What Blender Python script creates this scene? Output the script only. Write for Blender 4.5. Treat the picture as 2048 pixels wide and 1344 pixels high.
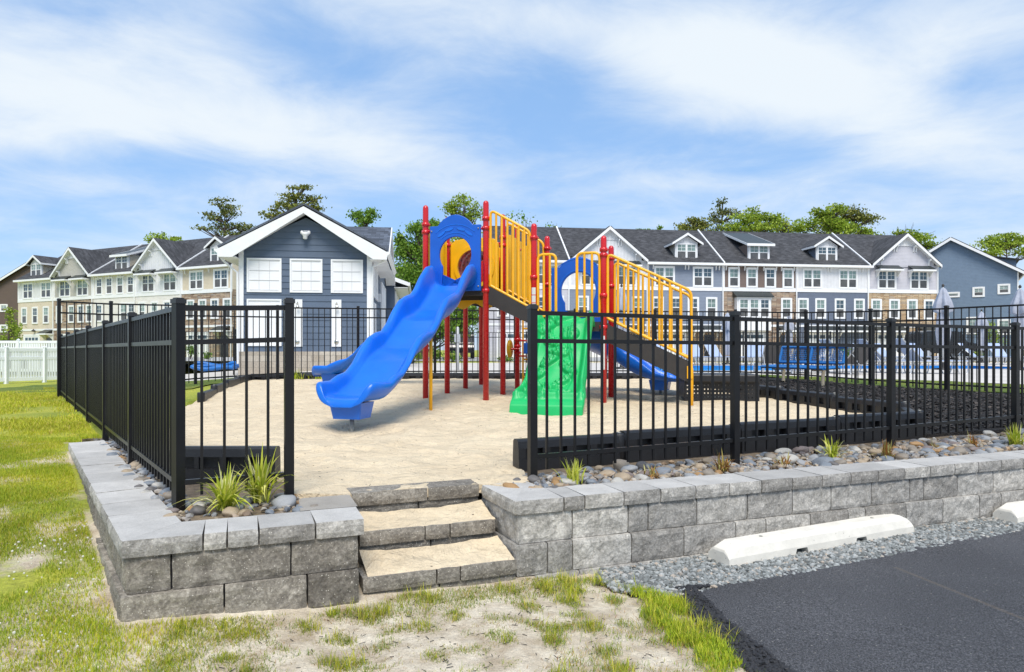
import bpy, bmesh, math, random
import numpy as np
from mathutils import Vector, Matrix, noise
from mathutils.geometry import delaunay_2d_cdt
R = math.radians
random.seed(7); rng = np.random.default_rng(7)
for o in list(bpy.data.objects): bpy.data.objects.remove(o)
SC = bpy.context.scene
COL = SC.collection

# ------------------------------------------------------------------ camera
CAMZ = 0.91; F = 1365.0; HZ = 700.0; CX = 1024.0
cam = bpy.data.cameras.new('camera'); co = bpy.data.objects.new('camera', cam); COL.objects.link(co)
co.location = (0, 0, CAMZ); co.rotation_euler = (R(90), 0, 0)
cam.sensor_width = 36; cam.lens = 36*F/2048; cam.shift_y = 28/2048; cam.clip_start = 0.05; cam.clip_end = 4000
SC.camera = co

# ------------------------------------------------------------------ world, sun, exposure
SUN_EL, SUN_AZ = 56, 176        # azimuth clockwise from +Y
SC.view_settings.view_transform = 'Standard'; SC.view_settings.look = 'None'
SC.view_settings.gamma = 1; SC.view_settings.use_curve_mapping = False
SC.view_settings.exposure = 1.15
W = bpy.data.worlds.new('World'); SC.world = W; W.use_nodes = True
wn, wl = W.node_tree.nodes, W.node_tree.links
bg = wn['Background']; bg.inputs[1].default_value = 0.105
sky = wn.new('ShaderNodeTexSky'); sky.sky_type = 'NISHITA'; sky.sun_disc = False
sky.sun_elevation = R(SUN_EL); sky.sun_rotation = R(SUN_AZ)
sky.air_density = 1.0; sky.dust_density = 0.6; sky.ozone_density = 2.0
def wnode(t, **k):
    n = wn.new(t)
    for a, b in k.items(): setattr(n, a, b)
    return n
def wmath(op, a, b=None, c=None):
    n = wnode('ShaderNodeMath', operation=op)
    for i, x in enumerate((a, b, c)):
        if x is None: continue
        if isinstance(x, (int, float)): n.inputs[i].default_value = x
        else: wl.new(x, n.inputs[i])
    return n.outputs[0]
CLOUDS = [(-.60, .44, .34, .06, -8, .13), (-.55, .345, .42, .055, -6, .20), (-.25, .29, .30, .04, -14, .12), (.25, .43, .30, .07, -18, .22), (.52, .36, .28, .06, -24, .20), (.02, .48, .30, .05, -8, .10),
          (.62, .47, .22, .07, 10, .13), (-.30, .43, .16, .07, -20, -.16), (.02, .40, .14, .05, -10, -.10), (.05, .34, .22, .035, -12, -.10), (.35, .30, .30, .04, -14, -.10), (-.62, .27, .30, .03, 0, -.16), (.25, .20, .9, .05, 0, -.05), (-.70, .50, .2, .03, 0, -.12)]
tc = wnode('ShaderNodeTexCoord'); sp = wnode('ShaderNodeSeparateXYZ'); wl.new(tc.outputs['Generated'], sp.inputs[0])
zz = wmath('ADD', wmath('MAXIMUM', sp.outputs[2], 0.0), 0.42)
cxx = wmath('DIVIDE', sp.outputs[0], zz); cyy = wmath('DIVIDE', sp.outputs[2], zz)
cb = wnode('ShaderNodeCombineXYZ'); wl.new(cxx, cb.inputs[0]); wl.new(wmath('MULTIPLY', cyy, 1.9), cb.inputs[1]); wl.new(wmath('DIVIDE', sp.outputs[1], zz), cb.inputs[2])
def wnoise(scale, s3, rot, loc, detail, rough, dist):
    mp = wnode('ShaderNodeMapping'); wl.new(cb.outputs[0], mp.inputs[0])
    mp.inputs['Scale'].default_value = s3; mp.inputs['Rotation'].default_value = (0, 0, R(rot)); mp.inputs['Location'].default_value = loc
    n = wnode('ShaderNodeTexNoise'); wl.new(mp.outputs[0], n.inputs['Vector'])
    n.inputs['Scale'].default_value = scale; n.inputs['Detail'].default_value = detail
    n.inputs['Roughness'].default_value = rough; n.inputs['Distortion'].default_value = dist
    return n.outputs[0]
n1 = wnoise(1.5, (.8, 1.5, .8), 12, (3.1, 0.7, 0), 4, 0.5, 0.4)
n2 = wnoise(5.5, (.7, 1.5, .7), 18, (1.0, 5.0, 0), 6, 0.62, 0.4)
# where the cloud banks lie in the sky: gaussian banks over the view direction
ya = wmath('MAXIMUM', sp.outputs[1], 0.15); da = wmath('DIVIDE', sp.outputs[0], ya); de = wmath('DIVIDE', sp.outputs[2], ya)
cl = wmath('ADD', wmath('MULTIPLY', n1, 0.58), wmath('MULTIPLY', n2, 0.47))
for a0, e0, sa, se, rot, wgt in CLOUDS:
    ca, sn = math.cos(R(rot)), math.sin(R(rot)); A = wmath('SUBTRACT', da, a0); E_ = wmath('SUBTRACT', de, e0)
    p = wmath('DIVIDE', wmath('ADD', wmath('MULTIPLY', A, ca), wmath('MULTIPLY', E_, sn)), sa); q = wmath('DIVIDE', wmath('SUBTRACT', wmath('MULTIPLY', E_, ca), wmath('MULTIPLY', A, sn)), se)
    g_ = wmath('POWER', 2.718, wmath('MULTIPLY', wmath('ADD', wmath('MULTIPLY', p, p), wmath('MULTIPLY', q, q)), -1.0)); cl = wmath('ADD', cl, wmath('MULTIPLY', g_, wgt*.82))
mr = wnode('ShaderNodeMapRange', interpolation_type='SMOOTHSTEP'); wl.new(cl, mr.inputs[0])
mr.inputs[1].default_value = 0.37; mr.inputs[2].default_value = 0.80; mr.inputs[3].default_value = 0.05; mr.inputs[4].default_value = 0.96
veil = wnode('ShaderNodeMix', data_type='RGBA'); veil.inputs[0].default_value = 0.72; wl.new(sky.outputs[0], veil.inputs[6]); veil.inputs[7].default_value = (1.02, 2.02, 3.7, 1)
mx = wnode('ShaderNodeMix', data_type='RGBA'); wl.new(mr.outputs[0], mx.inputs[0]); wl.new(veil.outputs[2], mx.inputs[6])
mx.inputs[7].default_value = (3.75, 4.05, 4.3, 1)
wl.new(mx.outputs[2], bg.inputs[0])
sl = bpy.data.lights.new('sun', 'SUN'); sl.energy = 1.7; sl.angle = R(28); sl.color = (1, 0.95, 0.87)
so = bpy.data.objects.new('sun', sl); COL.objects.link(so)
_a = R(SUN_AZ); _e = R(SUN_EL)
sd = Vector((math.sin(_a)*math.cos(_e), math.cos(_a)*math.cos(_e), math.sin(_e)))
so.rotation_euler = sd.to_track_quat('Z', 'Y').to_euler(); so.location = sd*30

# ------------------------------------------------------------------ helpers
def G(px, py, z=0.0):
    Y = (CAMZ-z)*F/(py-HZ); return Vector(((px-CX)/F*Y, Y, z))
def at(px, Y): return (px-CX)/F*Y
def zat(py, Y): return CAMZ-(py-HZ)/F*Y
class MB:
    def __init__(s): s.v = []; s.f = []; s.m = []; s.s = []
    def add(s, vs, fs, mi=0, sm=False):
        b = len(s.v); s.v.extend([tuple(p) for p in vs])
        for f in fs: s.f.append([i+b for i in f]); s.m.append(mi); s.s.append(sm)
    def box(s, x0, x1, y0, y1, z0, z1, mi=0):
        vs = [(x, y, z) for z in (z0, z1) for y in (y0, y1) for x in (x0, x1)]
        s.add(vs, [(0,2,3,1), (4,5,7,6), (0,1,5,4), (2,6,7,3), (0,4,6,2), (1,3,7,5)], mi)
    def beam(s, a, b, w, h, mi=0, up=(0,0,1)):
        a = Vector(a); b = Vector(b); d = (b-a).normalized(); up = Vector(up)
        if abs(d.dot(up)) > .99: up = Vector((0,1,0))
        r = d.cross(up).normalized(); q = r.cross(d)
        vs = [p+r*i*w/2+q*j*h/2 for p in (a, b) for i, j in ((-1,-1), (1,-1), (1,1), (-1,1))]
        s.add(vs, [(0,3,2,1), (4,5,6,7), (0,1,5,4), (1,2,6,5), (2,3,7,6), (3,0,4,7)], mi)
    def tube(s, pts, r, n=10, mi=0, cap=True):
        P = [Vector(p) for p in pts]; N = len(P)
        rs = r if isinstance(r, (list, tuple)) else [r]*N
        T = [(P[min(i+1, N-1)]-P[max(i-1, 0)]).normalized() for i in range(N)]
        a = Vector((0,0,1)) if abs(T[0].z) < .9 else Vector((1,0,0))
        nx = (a-T[0]*a.dot(T[0])).normalized(); vs = []
        for i in range(N):
            nx = (nx-T[i]*nx.dot(T[i])).normalized(); ny = T[i].cross(nx)
            for k in range(n):
                t = 2*math.pi*k/n; vs.append(P[i]+(nx*math.cos(t)+ny*math.sin(t))*rs[i])
        fs = [(i*n+k, i*n+(k+1)%n, (i+1)*n+(k+1)%n, (i+1)*n+k) for i in range(N-1) for k in range(n)]
        s.add(vs, fs, mi, True)
        if cap: s.add(vs[:n], [tuple(range(n))[::-1]], mi); s.add(vs[-n:], [tuple(range(n))], mi)
    def lathe(s, c, prof, n=16, mi=0, sm=True):
        c = Vector(c); vs = []
        for r, z in prof:
            for k in range(n):
                t = 2*math.pi*k/n; vs.append(c+Vector((r*math.cos(t), r*math.sin(t), z)))
        fs = [(i*n+k, i*n+(k+1)%n, (i+1)*n+(k+1)%n, (i+1)*n+k) for i in range(len(prof)-1) for k in range(n)]
        fs += [tuple(range(n))[::-1], tuple((len(prof)-1)*n+k for k in range(n))]
        s.add(vs, fs, mi, sm)
    def prism(s, poly, ext, mi=0):
        e = Vector(ext); n = len(poly); P = [Vector(p) for p in poly]
        s.add(P+[p+e for p in P], [tuple(range(n))[::-1], tuple(range(n, 2*n))]+[(i, (i+1) % n, n+(i+1) % n, n+i) for i in range(n)], mi)
    def loft(s, rings, closed=True, mi=0, sm=True, caps=True):
        n = len(rings[0]); vs = [p for r in rings for p in r]
        fs = [(i*n+k, i*n+(k+1) % n, (i+1)*n+(k+1) % n, (i+1)*n+k) for i in range(len(rings)-1) for k in range(n if closed else n-1)]
        s.add(vs, fs, mi, sm)
        if caps: s.add(rings[0], [tuple(range(n))[::-1]], mi); s.add(rings[-1], [tuple(range(n))], mi)
    def slab(s, poly, t, mi=0):
        P = [Vector(p) for p in poly]; nn = (P[1]-P[0]).cross(P[2]-P[0]).normalized()
        s.prism([p-nn*t for p in P], nn*t, mi)
    def mesh(s, name, mats, off=(0,0,0), fixn=True):
        me = bpy.data.meshes.new(name)
        V = np.array(s.v, dtype=float)-np.array(off)
        me.from_pydata(V.tolist(), [], s.f)
        if not isinstance(mats, (list, tuple)): mats = [mats]
        for m in mats: me.materials.append(m)
        me.polygons.foreach_set('material_index', s.m); me.polygons.foreach_set('use_smooth', s.s)
        if fixn:
            bm = bmesh.new(); bm.from_mesh(me); bmesh.ops.recalc_face_normals(bm, faces=bm.faces); bm.to_mesh(me); bm.free()
        me.update(); return me
def link(name, me, parent=None, loc=(0,0,0), rz=0):
    o = bpy.data.objects.new(name, me); COL.objects.link(o); o.location = loc; o.rotation_euler = (0, 0, rz)
    if parent is not None: o.parent = parent
    return o
def tag(o, label=None, cat=None, group=None, kind=None):
    for k, x in (('label', label), ('category', cat), ('group', group), ('kind', kind)):
        if x: o[k] = x
    return o
def root(name, label, cat, loc=(0,0,0), rz=0, group=None):
    return tag(link(name, None, None, loc, rz), label, cat, group)
def part(name, mb, mats, parent, label=None, bev=0, sub=False, fixn=True):
    o = link(name, mb.mesh(name, mats, fixn=fixn), parent)
    if label: o['label'] = label
    if bev: bevel(o, bev)
    return o
def bevel(o, w, seg=2):
    m = o.modifiers.new('bevel', 'BEVEL'); m.width = w; m.segments = seg; m.limit_method = 'ANGLE'; m.angle_limit = R(40)
def thing(name, mb, mats, label, cat, loc=(0,0,0), rz=0, group=None, kind=None, bev=0, fixn=True, world=False):
    o = link(name, mb.mesh(name, mats, off=loc if world else (0,0,0), fixn=fixn), None, loc, rz)
    if bev: bevel(o, bev)
    return tag(o, label, cat, group, kind)
def struct(name, mb, mats, fixn=True):
    o = link(name, mb.mesh(name, mats, fixn=fixn)); o['kind'] = 'structure'; return o
def copy_tree(o, parent=None):
    c = o.copy(); COL.objects.link(c)
    if parent is not None: c.parent = parent
    for ch in [x for x in bpy.data.objects if x.parent == o]: copy_tree(ch, c)
    return c
def npmesh(name, V, Fc, mats, mi=None, smooth=False):
    me = bpy.data.meshes.new(name); k = Fc.shape[1]
    me.vertices.add(len(V)); me.vertices.foreach_set('co', V.astype(np.float32).ravel())
    me.loops.add(Fc.size); me.loops.foreach_set('vertex_index', Fc.astype(np.int32).ravel())
    me.polygons.add(len(Fc)); me.polygons.foreach_set('loop_start', np.arange(0, Fc.size, k, dtype=np.int32))
    for m in (mats if isinstance(mats, (list, tuple)) else [mats]): me.materials.append(m)
    if mi is not None: me.polygons.foreach_set('material_index', mi.astype(np.int32))
    me.polygons.foreach_set('use_smooth', np.full(len(Fc), smooth))
    me.update(calc_edges=True); return me
def interp(pts, x):
    return float(np.interp(x, [p[0] for p in pts], [p[1] for p in pts]))
def smooth(pts, n):
    # Catmull-Rom resample of a polyline
    P = [Vector(p) for p in pts]; P = [P[0]*2-P[1]]+P+[P[-1]*2-P[-2]]; out = []
    for i in range(1, len(P)-2):
        for k in range(n):
            t = k/n; a, b, c, d = P[i-1], P[i], P[i+1], P[i+2]
            out.append(0.5*((2*b)+(c-a)*t+(2*a-5*b+4*c-d)*t*t+(3*b-a-3*c+d)*t**3))
    out.append(P[-2]); return out

# ------------------------------------------------------------------ materials
class NT:
    def __init__(s, name):
        s.m = bpy.data.materials.new(name); s.m.use_nodes = True; s.n = s.m.node_tree.nodes; s.l = s.m.node_tree.links
        s.b = s.n['Principled BSDF']
    def node(s, t, **k):
        n = s.n.new(t)
        for a, b in k.items(): setattr(n, a, b)
        return n
    def set(s, inp, x):
        if isinstance(x, bpy.types.NodeSocket): s.l.new(x, inp)
        elif isinstance(x, (tuple, list)) and inp.type == 'RGBA': inp.default_value = (*x[:3], 1)
        else: inp.default_value = x
    def math(s, op, *a):
        n = s.node('ShaderNodeMath', operation=op)
        for i, x in enumerate(a): s.set(n.inputs[i], x)
        return n.outputs[0]
    def coord(s, out='Object', scale=(1,1,1), rot=(0,0,0)):
        if not hasattr(s, 'tc'): s.tc = s.node('ShaderNodeTexCoord')
        mp = s.node('ShaderNodeMapping'); s.l.new(s.tc.outputs[out], mp.inputs[0]); mp.inputs['Scale'].default_value = scale; mp.inputs['Rotation'].default_value = rot
        return mp.outputs[0]
    def noise(s, sc, det=4, ro=.55, vec=None, dist=0):
        n = s.node('ShaderNodeTexNoise'); s.set(n.inputs['Vector'], vec or s.coord()); n.inputs['Scale'].default_value = sc
        n.inputs['Detail'].default_value = det; n.inputs['Roughness'].default_value = ro; n.inputs['Distortion'].default_value = dist; return n.outputs[0]
    def voro(s, sc, out='Distance', feat='F1', vec=None):
        n = s.node('ShaderNodeTexVoronoi', feature=feat); s.set(n.inputs['Vector'], vec or s.coord()); n.inputs['Scale'].default_value = sc; return n.outputs[out]
    def ramp(s, x, stops):
        n = s.node('ShaderNodeValToRGB'); s.l.new(x, n.inputs[0]); e = n.color_ramp.elements
        while len(e) < len(stops): e.new(.5)
        for i, (p, c) in enumerate(stops): e[i].position = p; e[i].color = (*(c if isinstance(c, tuple) else (c, c, c)), 1)
        return n.outputs[0]
    def mix(s, f, a, b, mode='MIX'):
        n = s.node('ShaderNodeMix', data_type='RGBA', blend_type=mode); s.set(n.inputs[0], f); s.set(n.inputs[6], a); s.set(n.inputs[7], b); return n.outputs[2]
    def bump(s, h, st=.3, dist=.02):
        n = s.node('ShaderNodeBump'); s.l.new(h, n.inputs['Height']); n.inputs['Strength'].default_value = st; n.inputs['Distance'].default_value = dist
        if s.b.inputs['Normal'].is_linked: s.l.new(s.b.inputs['Normal'].links[0].from_socket, n.inputs['Normal'])
        s.l.new(n.outputs[0], s.b.inputs['Normal'])
    def island(s): return s.node('ShaderNodeNewGeometry').outputs['Random Per Island']
    def base(s, c): s.set(s.b.inputs['Base Color'], c)
    def rough(s, r): s.set(s.b.inputs['Roughness'], r)
def simple(name, c, rough=.5, var=.12, sc=6, bump=0, bsc=60, metal=0, spec=.5, coat=0, bdist=.01):
    t = NT(name)
    n = t.noise(sc, 5)
    t.base(t.mix(1, c, t.ramp(n, [(.3, 1-var), (.7, 1+var)]), 'MULTIPLY'))
    t.rough(t.math('ADD', t.math('MULTIPLY', t.noise(sc*3, 3), .12), rough-.06))
    t.b.inputs['Metallic'].default_value = metal; t.b.inputs['Specular IOR Level'].default_value = spec
    if coat: t.b.inputs['Coat Weight'].default_value = coat; t.b.inputs['Coat Roughness'].default_value = .12
    if bump: t.bump(t.noise(bsc, 4), bump, bdist)
    return t.m
M = {}
M['black'] = simple('black_powdercoat', (.008, .008, .009), .36, .2, 8, .08, 90, spec=.35)
M['cap'] = simple('post_cap', (.02, .02, .022), .3, .2, 8)
M['black_plastic'] = simple('black_plastic', (.016, .016, .018), .42, .25, 5, .25, 140)
M['red'] = simple('red_paint', (.56, .004, .008), .28, .1, 4, coat=.3)
M['blue'] = simple('blue_plastic', (.001, .135, .64), .34, .10, 3, .12, 220, coat=.15)
M['blue_panel'] = simple('blue_panel', (.002, .095, .50), .4, .10, 3, .12, 220)
M['yellow'] = simple('yellow_paint', (.88, .42, .003), .33, .08, 5, coat=.2)
M['yellow_plastic'] = simple('yellow_plastic', (.86, .46, .005), .38, .08, 3, .15, 60)
M['green'] = simple('green_plastic', (.008, .42, .11), .40, .10, 4, .15, 120)
M['bubble'] = simple('red_plastic', (.62, .02, .01), .3, .1, 4)
M['brown_steel'] = simple('brown_coated_steel', (.034, .028, .024), .5, .15, 6, .2, 200)
M['galv'] = simple('galvanised_steel', (.35, .34, .30), .5, .2, 30, metal=.6)
M['chrome'] = simple('stainless', (.6, .58, .52), .25, .1, 20, metal=1)
M['white'] = simple('white_trim', (.80, .80, .80), .5, .03, 3)
M['white_vinyl'] = simple('white_vinyl', (.82, .84, .88), .35, .03, 2)
M['white_panel'] = simple('white_panel', (.80, .80, .81), .5, .04, 2)
M['grey_grille'] = simple('white_grille', (.60, .60, .61), .5, .04, 2)
M['sticker'] = simple('sticker', (.62, .60, .58), .5, .1, 80)
M['bench_blue'] = simple('bench_blue', (.02, .16, .45), .35, .1, 20)
M['beige_steel'] = simple('beige_steel', (.55, .47, .33), .5, .1, 20)
M['canvas'] = simple('grey_canvas', (.36, .38, .45), .85, .15, 7, .3, 40)
M['alu'] = simple('aluminium', (.55, .56, .58), .35, .1, 20, metal=.5)
M['sling_blue'] = simple('sling_pale_blue', (.36, .44, .62), .7, .08, 30)
M['sling_grey'] = simple('sling_grey', (.11, .105, .11), .7, .1, 40)
M['tarp'] = simple('blue_tarp', (.01, .13, .42), .35, .25, 8)
M['car_black'] = simple('car_paint', (.012, .013, .016), .18, .1, 5, coat=.5)
M['tyre'] = simple('tyre', (.02, .02, .02), .8)
M['darkglass'] = simple('dark_glass', (.02, .025, .03), .08, .1, 5)
M['gutter'] = simple('downspout_grey', (.5, .5, .5), .5, .05)
def glass(name, c):
    t = NT(name); t.base(t.mix(1, c, t.ramp(t.noise(1.1, 3), [(.35, .6), (.65, 1.4)]), 'MULTIPLY')); t.rough(.07); t.b.inputs['Specular IOR Level'].default_value = .7; return t.m
M['pane_lo'] = glass('pane_screen', (.085, .08, .075)); M['pane_up'] = glass('pane_blind', (.17, .24, .22)); M['pane_dark'] = glass('pane_dark', (.05, .085, .11))
def siding(name, c, expo=.13, vert=False):
    t = NT(name); sp_ = t.node('ShaderNodeSeparateXYZ'); t.l.new(t.coord(), sp_.inputs[0])
    ax = t.math('ADD', sp_.outputs[0], sp_.outputs[1]) if vert else sp_.outputs[2]
    fr = t.math('FRACT', t.math('DIVIDE', ax, expo))
    h = t.math('LESS_THAN', fr, .16) if vert else t.math('SUBTRACT', 1.0, fr)
    t.bump(h, .9, .022 if not vert else .03)
    t.base(t.mix(1, c, t.ramp(t.noise(2.5, 4), [(.3, .93), (.7, 1.06)]), 'MULTIPLY')); t.rough(.6); return t.m
M['s_white'] = siding('white_board_batten', (.70, .70, .71), .30, True)
M['s_cream'] = siding('cream_siding', (.70, .67, .61)); M['s_beige'] = siding('beige_siding', (.60, .52, .39))
M['s_sage'] = siding('sage_siding', (.44, .42, .37)); M['s_greyblue'] = siding('greyblue_siding', (.20, .235, .30))
M['s_slate'] = siding('slate_siding', (.12, .145, .20)); M['s_brown'] = siding('brown_siding', (.16, .115, .095))
M['s_pale'] = siding('pale_grey_siding', (.50, .49, .53)); M['s_blue'] = siding('blue_siding', (.14, .20, .28), .15)
M['s_dkbrown'] = siding('dark_brown_siding', (.115, .08, .062))
t = NT('navy_board'); t.base(t.mix(1, (.088, .122, .180), t.ramp(t.noise(1.2, 5), [(.3, .88), (.7, 1.12)]), 'MULTIPLY')); t.rough(.55)
t.bump(t.noise(12, 4, vec=t.coord(scale=(1, 1, 12))), .15, .004); M['navy'] = t.m
def stone_clad(name, stops):
    t = NT(name); sp_ = t.node('ShaderNodeSeparateXYZ'); t.l.new(t.coord(), sp_.inputs[0])
    cv = t.node('ShaderNodeCombineXYZ'); t.l.new(t.math('ADD', sp_.outputs[0], sp_.outputs[1]), cv.inputs[0]); t.l.new(sp_.outputs[2], cv.inputs[1])
    br = t.node('ShaderNodeTexBrick'); t.l.new(cv.outputs[0], br.inputs[0]); br.inputs['Scale'].default_value = 1
    br.inputs['Brick Width'].default_value = .42; br.inputs['Row Height'].default_value = .12; br.inputs['Mortar Size'].default_value = .012
    br.inputs['Color1'].default_value = (0, 0, 0, 1); br.inputs['Color2'].default_value = (1, 1, 1, 1); br.inputs['Mortar'].default_value = (.35, .35, .35, 1); br.offset = .37; br.squash = 1.4
    mxx = t.math('ADD', t.math('MULTIPLY', br.outputs[0], .55), t.math('MULTIPLY', t.noise(3.5, 3), .45))
    c = t.ramp(mxx, stops); t.base(t.mix(br.outputs[1], c, (.16, .13, .10))); t.rough(.85)
    t.bump(t.math('ADD', t.math('SUBTRACT', 1.0, br.outputs[1]), br.outputs[0]), .8, .03); return t.m
M['stone_brown'] = stone_clad('ledge_stone_brown', [(.2, (.17, .11, .08)), (.4, (.35, .24, .17)), (.6, (.50, .38, .27)), (.8, (.30, .27, .25))])
M['stone_tan'] = stone_clad('ledge_stone_tan', [(.2, (.32, .20, .11)), (.4, (.52, .36, .21)), (.6, (.62, .48, .31)), (.8, (.42, .33, .25))])
def shingle(name, c):
    t = NT(name); br = t.node('ShaderNodeTexBrick'); t.l.new(t.coord(), br.inputs[0]); br.inputs['Scale'].default_value = 1
    br.inputs['Brick Width'].default_value = .33; br.inputs['Row Height'].default_value = .16; br.inputs['Mortar Size'].default_value = .008
    br.inputs['Color1'].default_value = (.55, .55, .55, 1); br.inputs['Color2'].default_value = (1.35, 1.35, 1.35, 1); br.inputs['Mortar'].default_value = (.5, .5, .5, 1)
    cc = t.mix(1, c, br.outputs[0], 'MULTIPLY'); cc = t.mix(1, cc, t.ramp(t.noise(.8, 5), [(.3, .8), (.7, 1.2)]), 'MULTIPLY'); t.base(cc); t.rough(.9)
    t.bump(br.outputs[1], -.3, .01); t.bump(t.noise(120, 2), .3, .01); return t.m
M['shingle'] = shingle('dark_shingle', (.055, .055, .06)); M['shingle_blue'] = shingle('blue_grey_shingle', (.085, .10, .13))
def metalroof():
    t = NT('metal_awning'); sp_ = t.node('ShaderNodeSeparateXYZ'); t.l.new(t.coord(), sp_.inputs[0])
    fr = t.math('FRACT', t.math('DIVIDE', sp_.outputs[0], .3)); t.bump(t.math('LESS_THAN', fr, .15), .9, .04); t.base((.045, .055, .055)); t.rough(.4); t.b.inputs['Metallic'].default_value = .5; return t.m
M['awning'] = metalroof()
# split-faced concrete block
def block_mat(name, c0, c1, c2):
    t = NT(name); isl = t.island(); v1 = t.noise(13, 8, .72, dist=.5); v2 = t.noise(70, 6, .75)
    c = t.ramp(t.math('ADD', t.math('MULTIPLY', v1, .5), t.math('MULTIPLY', v2, .5)), [(.38, c0), (.50, c1), (.62, c2)])
    c = t.mix(1, c, t.ramp(isl, [(0, (.66, .65, .64)), (.5, (.95, .95, .95)), (1, (1.28, 1.27, 1.24))]), 'MULTIPLY')
    sp2 = t.voro(95, 'Distance'); rnd = t.node('ShaderNodeTexVoronoi'); t.l.new(t.coord(), rnd.inputs['Vector']); rnd.inputs['Scale'].default_value = 95
    sep = t.node('ShaderNodeSeparateColor'); t.l.new(rnd.outputs['Color'], sep.inputs[0])
    spk = t.math('MULTIPLY', t.math('LESS_THAN', sp2, .24), t.math('GREATER_THAN', sep.outputs[0], .80))
    t.base(t.mix(spk, c, (.62, .58, .50))); t.rough(.9)
    t.bump(v1, .6, .022); t.bump(v2, .6, .010); return t.m
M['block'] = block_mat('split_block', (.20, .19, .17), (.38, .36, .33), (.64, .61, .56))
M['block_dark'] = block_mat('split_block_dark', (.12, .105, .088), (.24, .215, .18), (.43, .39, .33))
def captop(name, c):
    t = NT(name); c = t.mix(1, c, t.ramp(t.noise(5, 7, .65), [(.3, .82), (.7, 1.12)]), 'MULTIPLY')
    c = t.mix(1, c, t.ramp(t.island(), [(0, (.84, .84, .84)), (1, (1.12, 1.12, 1.12))]), 'MULTIPLY')
    t.base(t.mix(1, c, t.ramp(t.noise(150, 3), [(.3, .85), (.7, 1.12)]), 'MULTIPLY')); t.rough(.85); t.bump(t.noise(160, 4), .35, .004); return t.m
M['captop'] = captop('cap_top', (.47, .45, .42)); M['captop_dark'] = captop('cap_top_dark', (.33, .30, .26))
# sand
def sand_mat(name, c, c2):
    t = NT(name); w = t.coord('Object')
    n1 = t.noise(1.3, 6, .6, w); n2 = t.noise(9, 6, .7, w); n3 = t.noise(260, 3, .7, w)
    cc = t.mix(t.ramp(n1, [(.35, 0.), (.7, 1.)]), c, c2); cc = t.mix(1, cc, t.ramp(n2, [(.3, .88), (.65, 1.05)]), 'MULTIPLY')
    cc = t.mix(1, cc, t.ramp(n3, [(.25, .70), (.6, 1.08)]), 'MULTIPLY')
    rnd = t.node('ShaderNodeTexVoronoi'); t.l.new(w, rnd.inputs['Vector']); rnd.inputs['Scale'].default_value = 24
    sep = t.node('ShaderNodeSeparateColor'); t.l.new(rnd.outputs['Color'], sep.inputs[0])
    dk = t.math('MULTIPLY', t.math('LESS_THAN', rnd.outputs['Distance'], .16), t.math('GREATER_THAN', sep.outputs[0], .90))
    t.base(t.mix(dk, cc, (.14, .10, .07))); t.rough(.95)
    t.bump(t.noise(3.2, 6, .62, w, .8), .9, .10); t.bump(n2, .7, .045); t.bump(n3, .4, .004); return t.m
M['sand'] = sand_mat('play_sand', (.78, .64, .44), (.69, .555, .375)); M['sand_low'] = sand_mat('washed_sand', (.62, .55, .46), (.50, .42, .32))
# ground: sandy soil + grass
t = NT('soil_and_grass'); w = t.coord('Object')
g = t.mix(t.ramp(t.noise(.9, 5, .6, w), [(.35, 0.), (.65, 1.)]), (.26, .31, .028), (.50, .49, .06)); g = t.mix(1, g, t.ramp(t.noise(35, 5, .7, w), [(.3, .6), (.7, 1.25)]), 'MULTIPLY')
s_ = t.mix(t.ramp(t.noise(6, 5, .6, w), [(.35, 0.), (.65, 1.)]), (.84, .74, .58), (.50, .40, .28)); s_ = t.mix(1, s_, t.ramp(t.noise(190, 4, .7, w), [(.3, .7), (.65, 1.15)]), 'MULTIPLY')
spx = t.node('ShaderNodeSeparateXYZ'); t.l.new(w, spx.inputs[0])
mrg = t.node('ShaderNodeMapRange'); t.l.new(spx.outputs[0], mrg.inputs[0]); mrg.inputs[1].default_value = -2.6; mrg.inputs[2].default_value = -.5; mrg.inputs[3].default_value = .05; mrg.inputs[4].default_value = .34
mry = t.node('ShaderNodeMapRange'); t.l.new(spx.outputs[1], mry.inputs[0]); mry.inputs[1].default_value = 6; mry.inputs[2].default_value = 9; mry.inputs[3].default_value = 0; mry.inputs[4].default_value = -.25
pm = t.math('ADD', t.noise(1.5, 6, .65, w), t.math('ADD', mrg.outputs[0], mry.outputs[0]))
t.base(t.mix(t.ramp(pm, [(.50, 0.), (.60, 1.)]), g, s_)); t.rough(.95); t.bump(t.noise(14, 6, .7, w), .8, .05); t.bump(t.noise(90, 4, .7, w), .6, .012); M['ground'] = t.m
t = NT('short_grass'); w = t.coord('Object')
g = t.mix(t.ramp(t.noise(1.1, 5, .6, w), [(.35, 0.), (.65, 1.)]), (.11, .19, .015), (.26, .30, .03)); t.base(t.mix(1, g, t.ramp(t.noise(30, 5, .7, w), [(.3, .55), (.7, 1.3)]), 'MULTIPLY')); t.rough(.95); t.bump(t.noise(40, 5, .7, w), 1, .06); M['lawn'] = t.m
t = NT('asphalt'); w = t.coord('Object'); a1 = t.noise(140, 6, .85, w); a2 = t.noise(.9, 4, .5, w); vz = t.voro(60, vec=w)
c = t.mix(1, (.080, .079, .084), t.ramp(a1, [(.40, .10), (.5, .80), (.60, 2.6)]), 'MULTIPLY'); c = t.mix(1, c, t.ramp(a2, [(.3, .82), (.7, 1.25)]), 'MULTIPLY')
rnd = t.node('ShaderNodeTexVoronoi'); t.l.new(w, rnd.inputs['Vector']); rnd.inputs['Scale'].default_value = 60; sep = t.node('ShaderNodeSeparateColor'); t.l.new(rnd.outputs['Color'], sep.inputs[0])
sk = t.math('MULTIPLY', t.math('LESS_THAN', rnd.outputs['Distance'], .25), t.math('GREATER_THAN', sep.outputs[0], .965))
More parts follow.
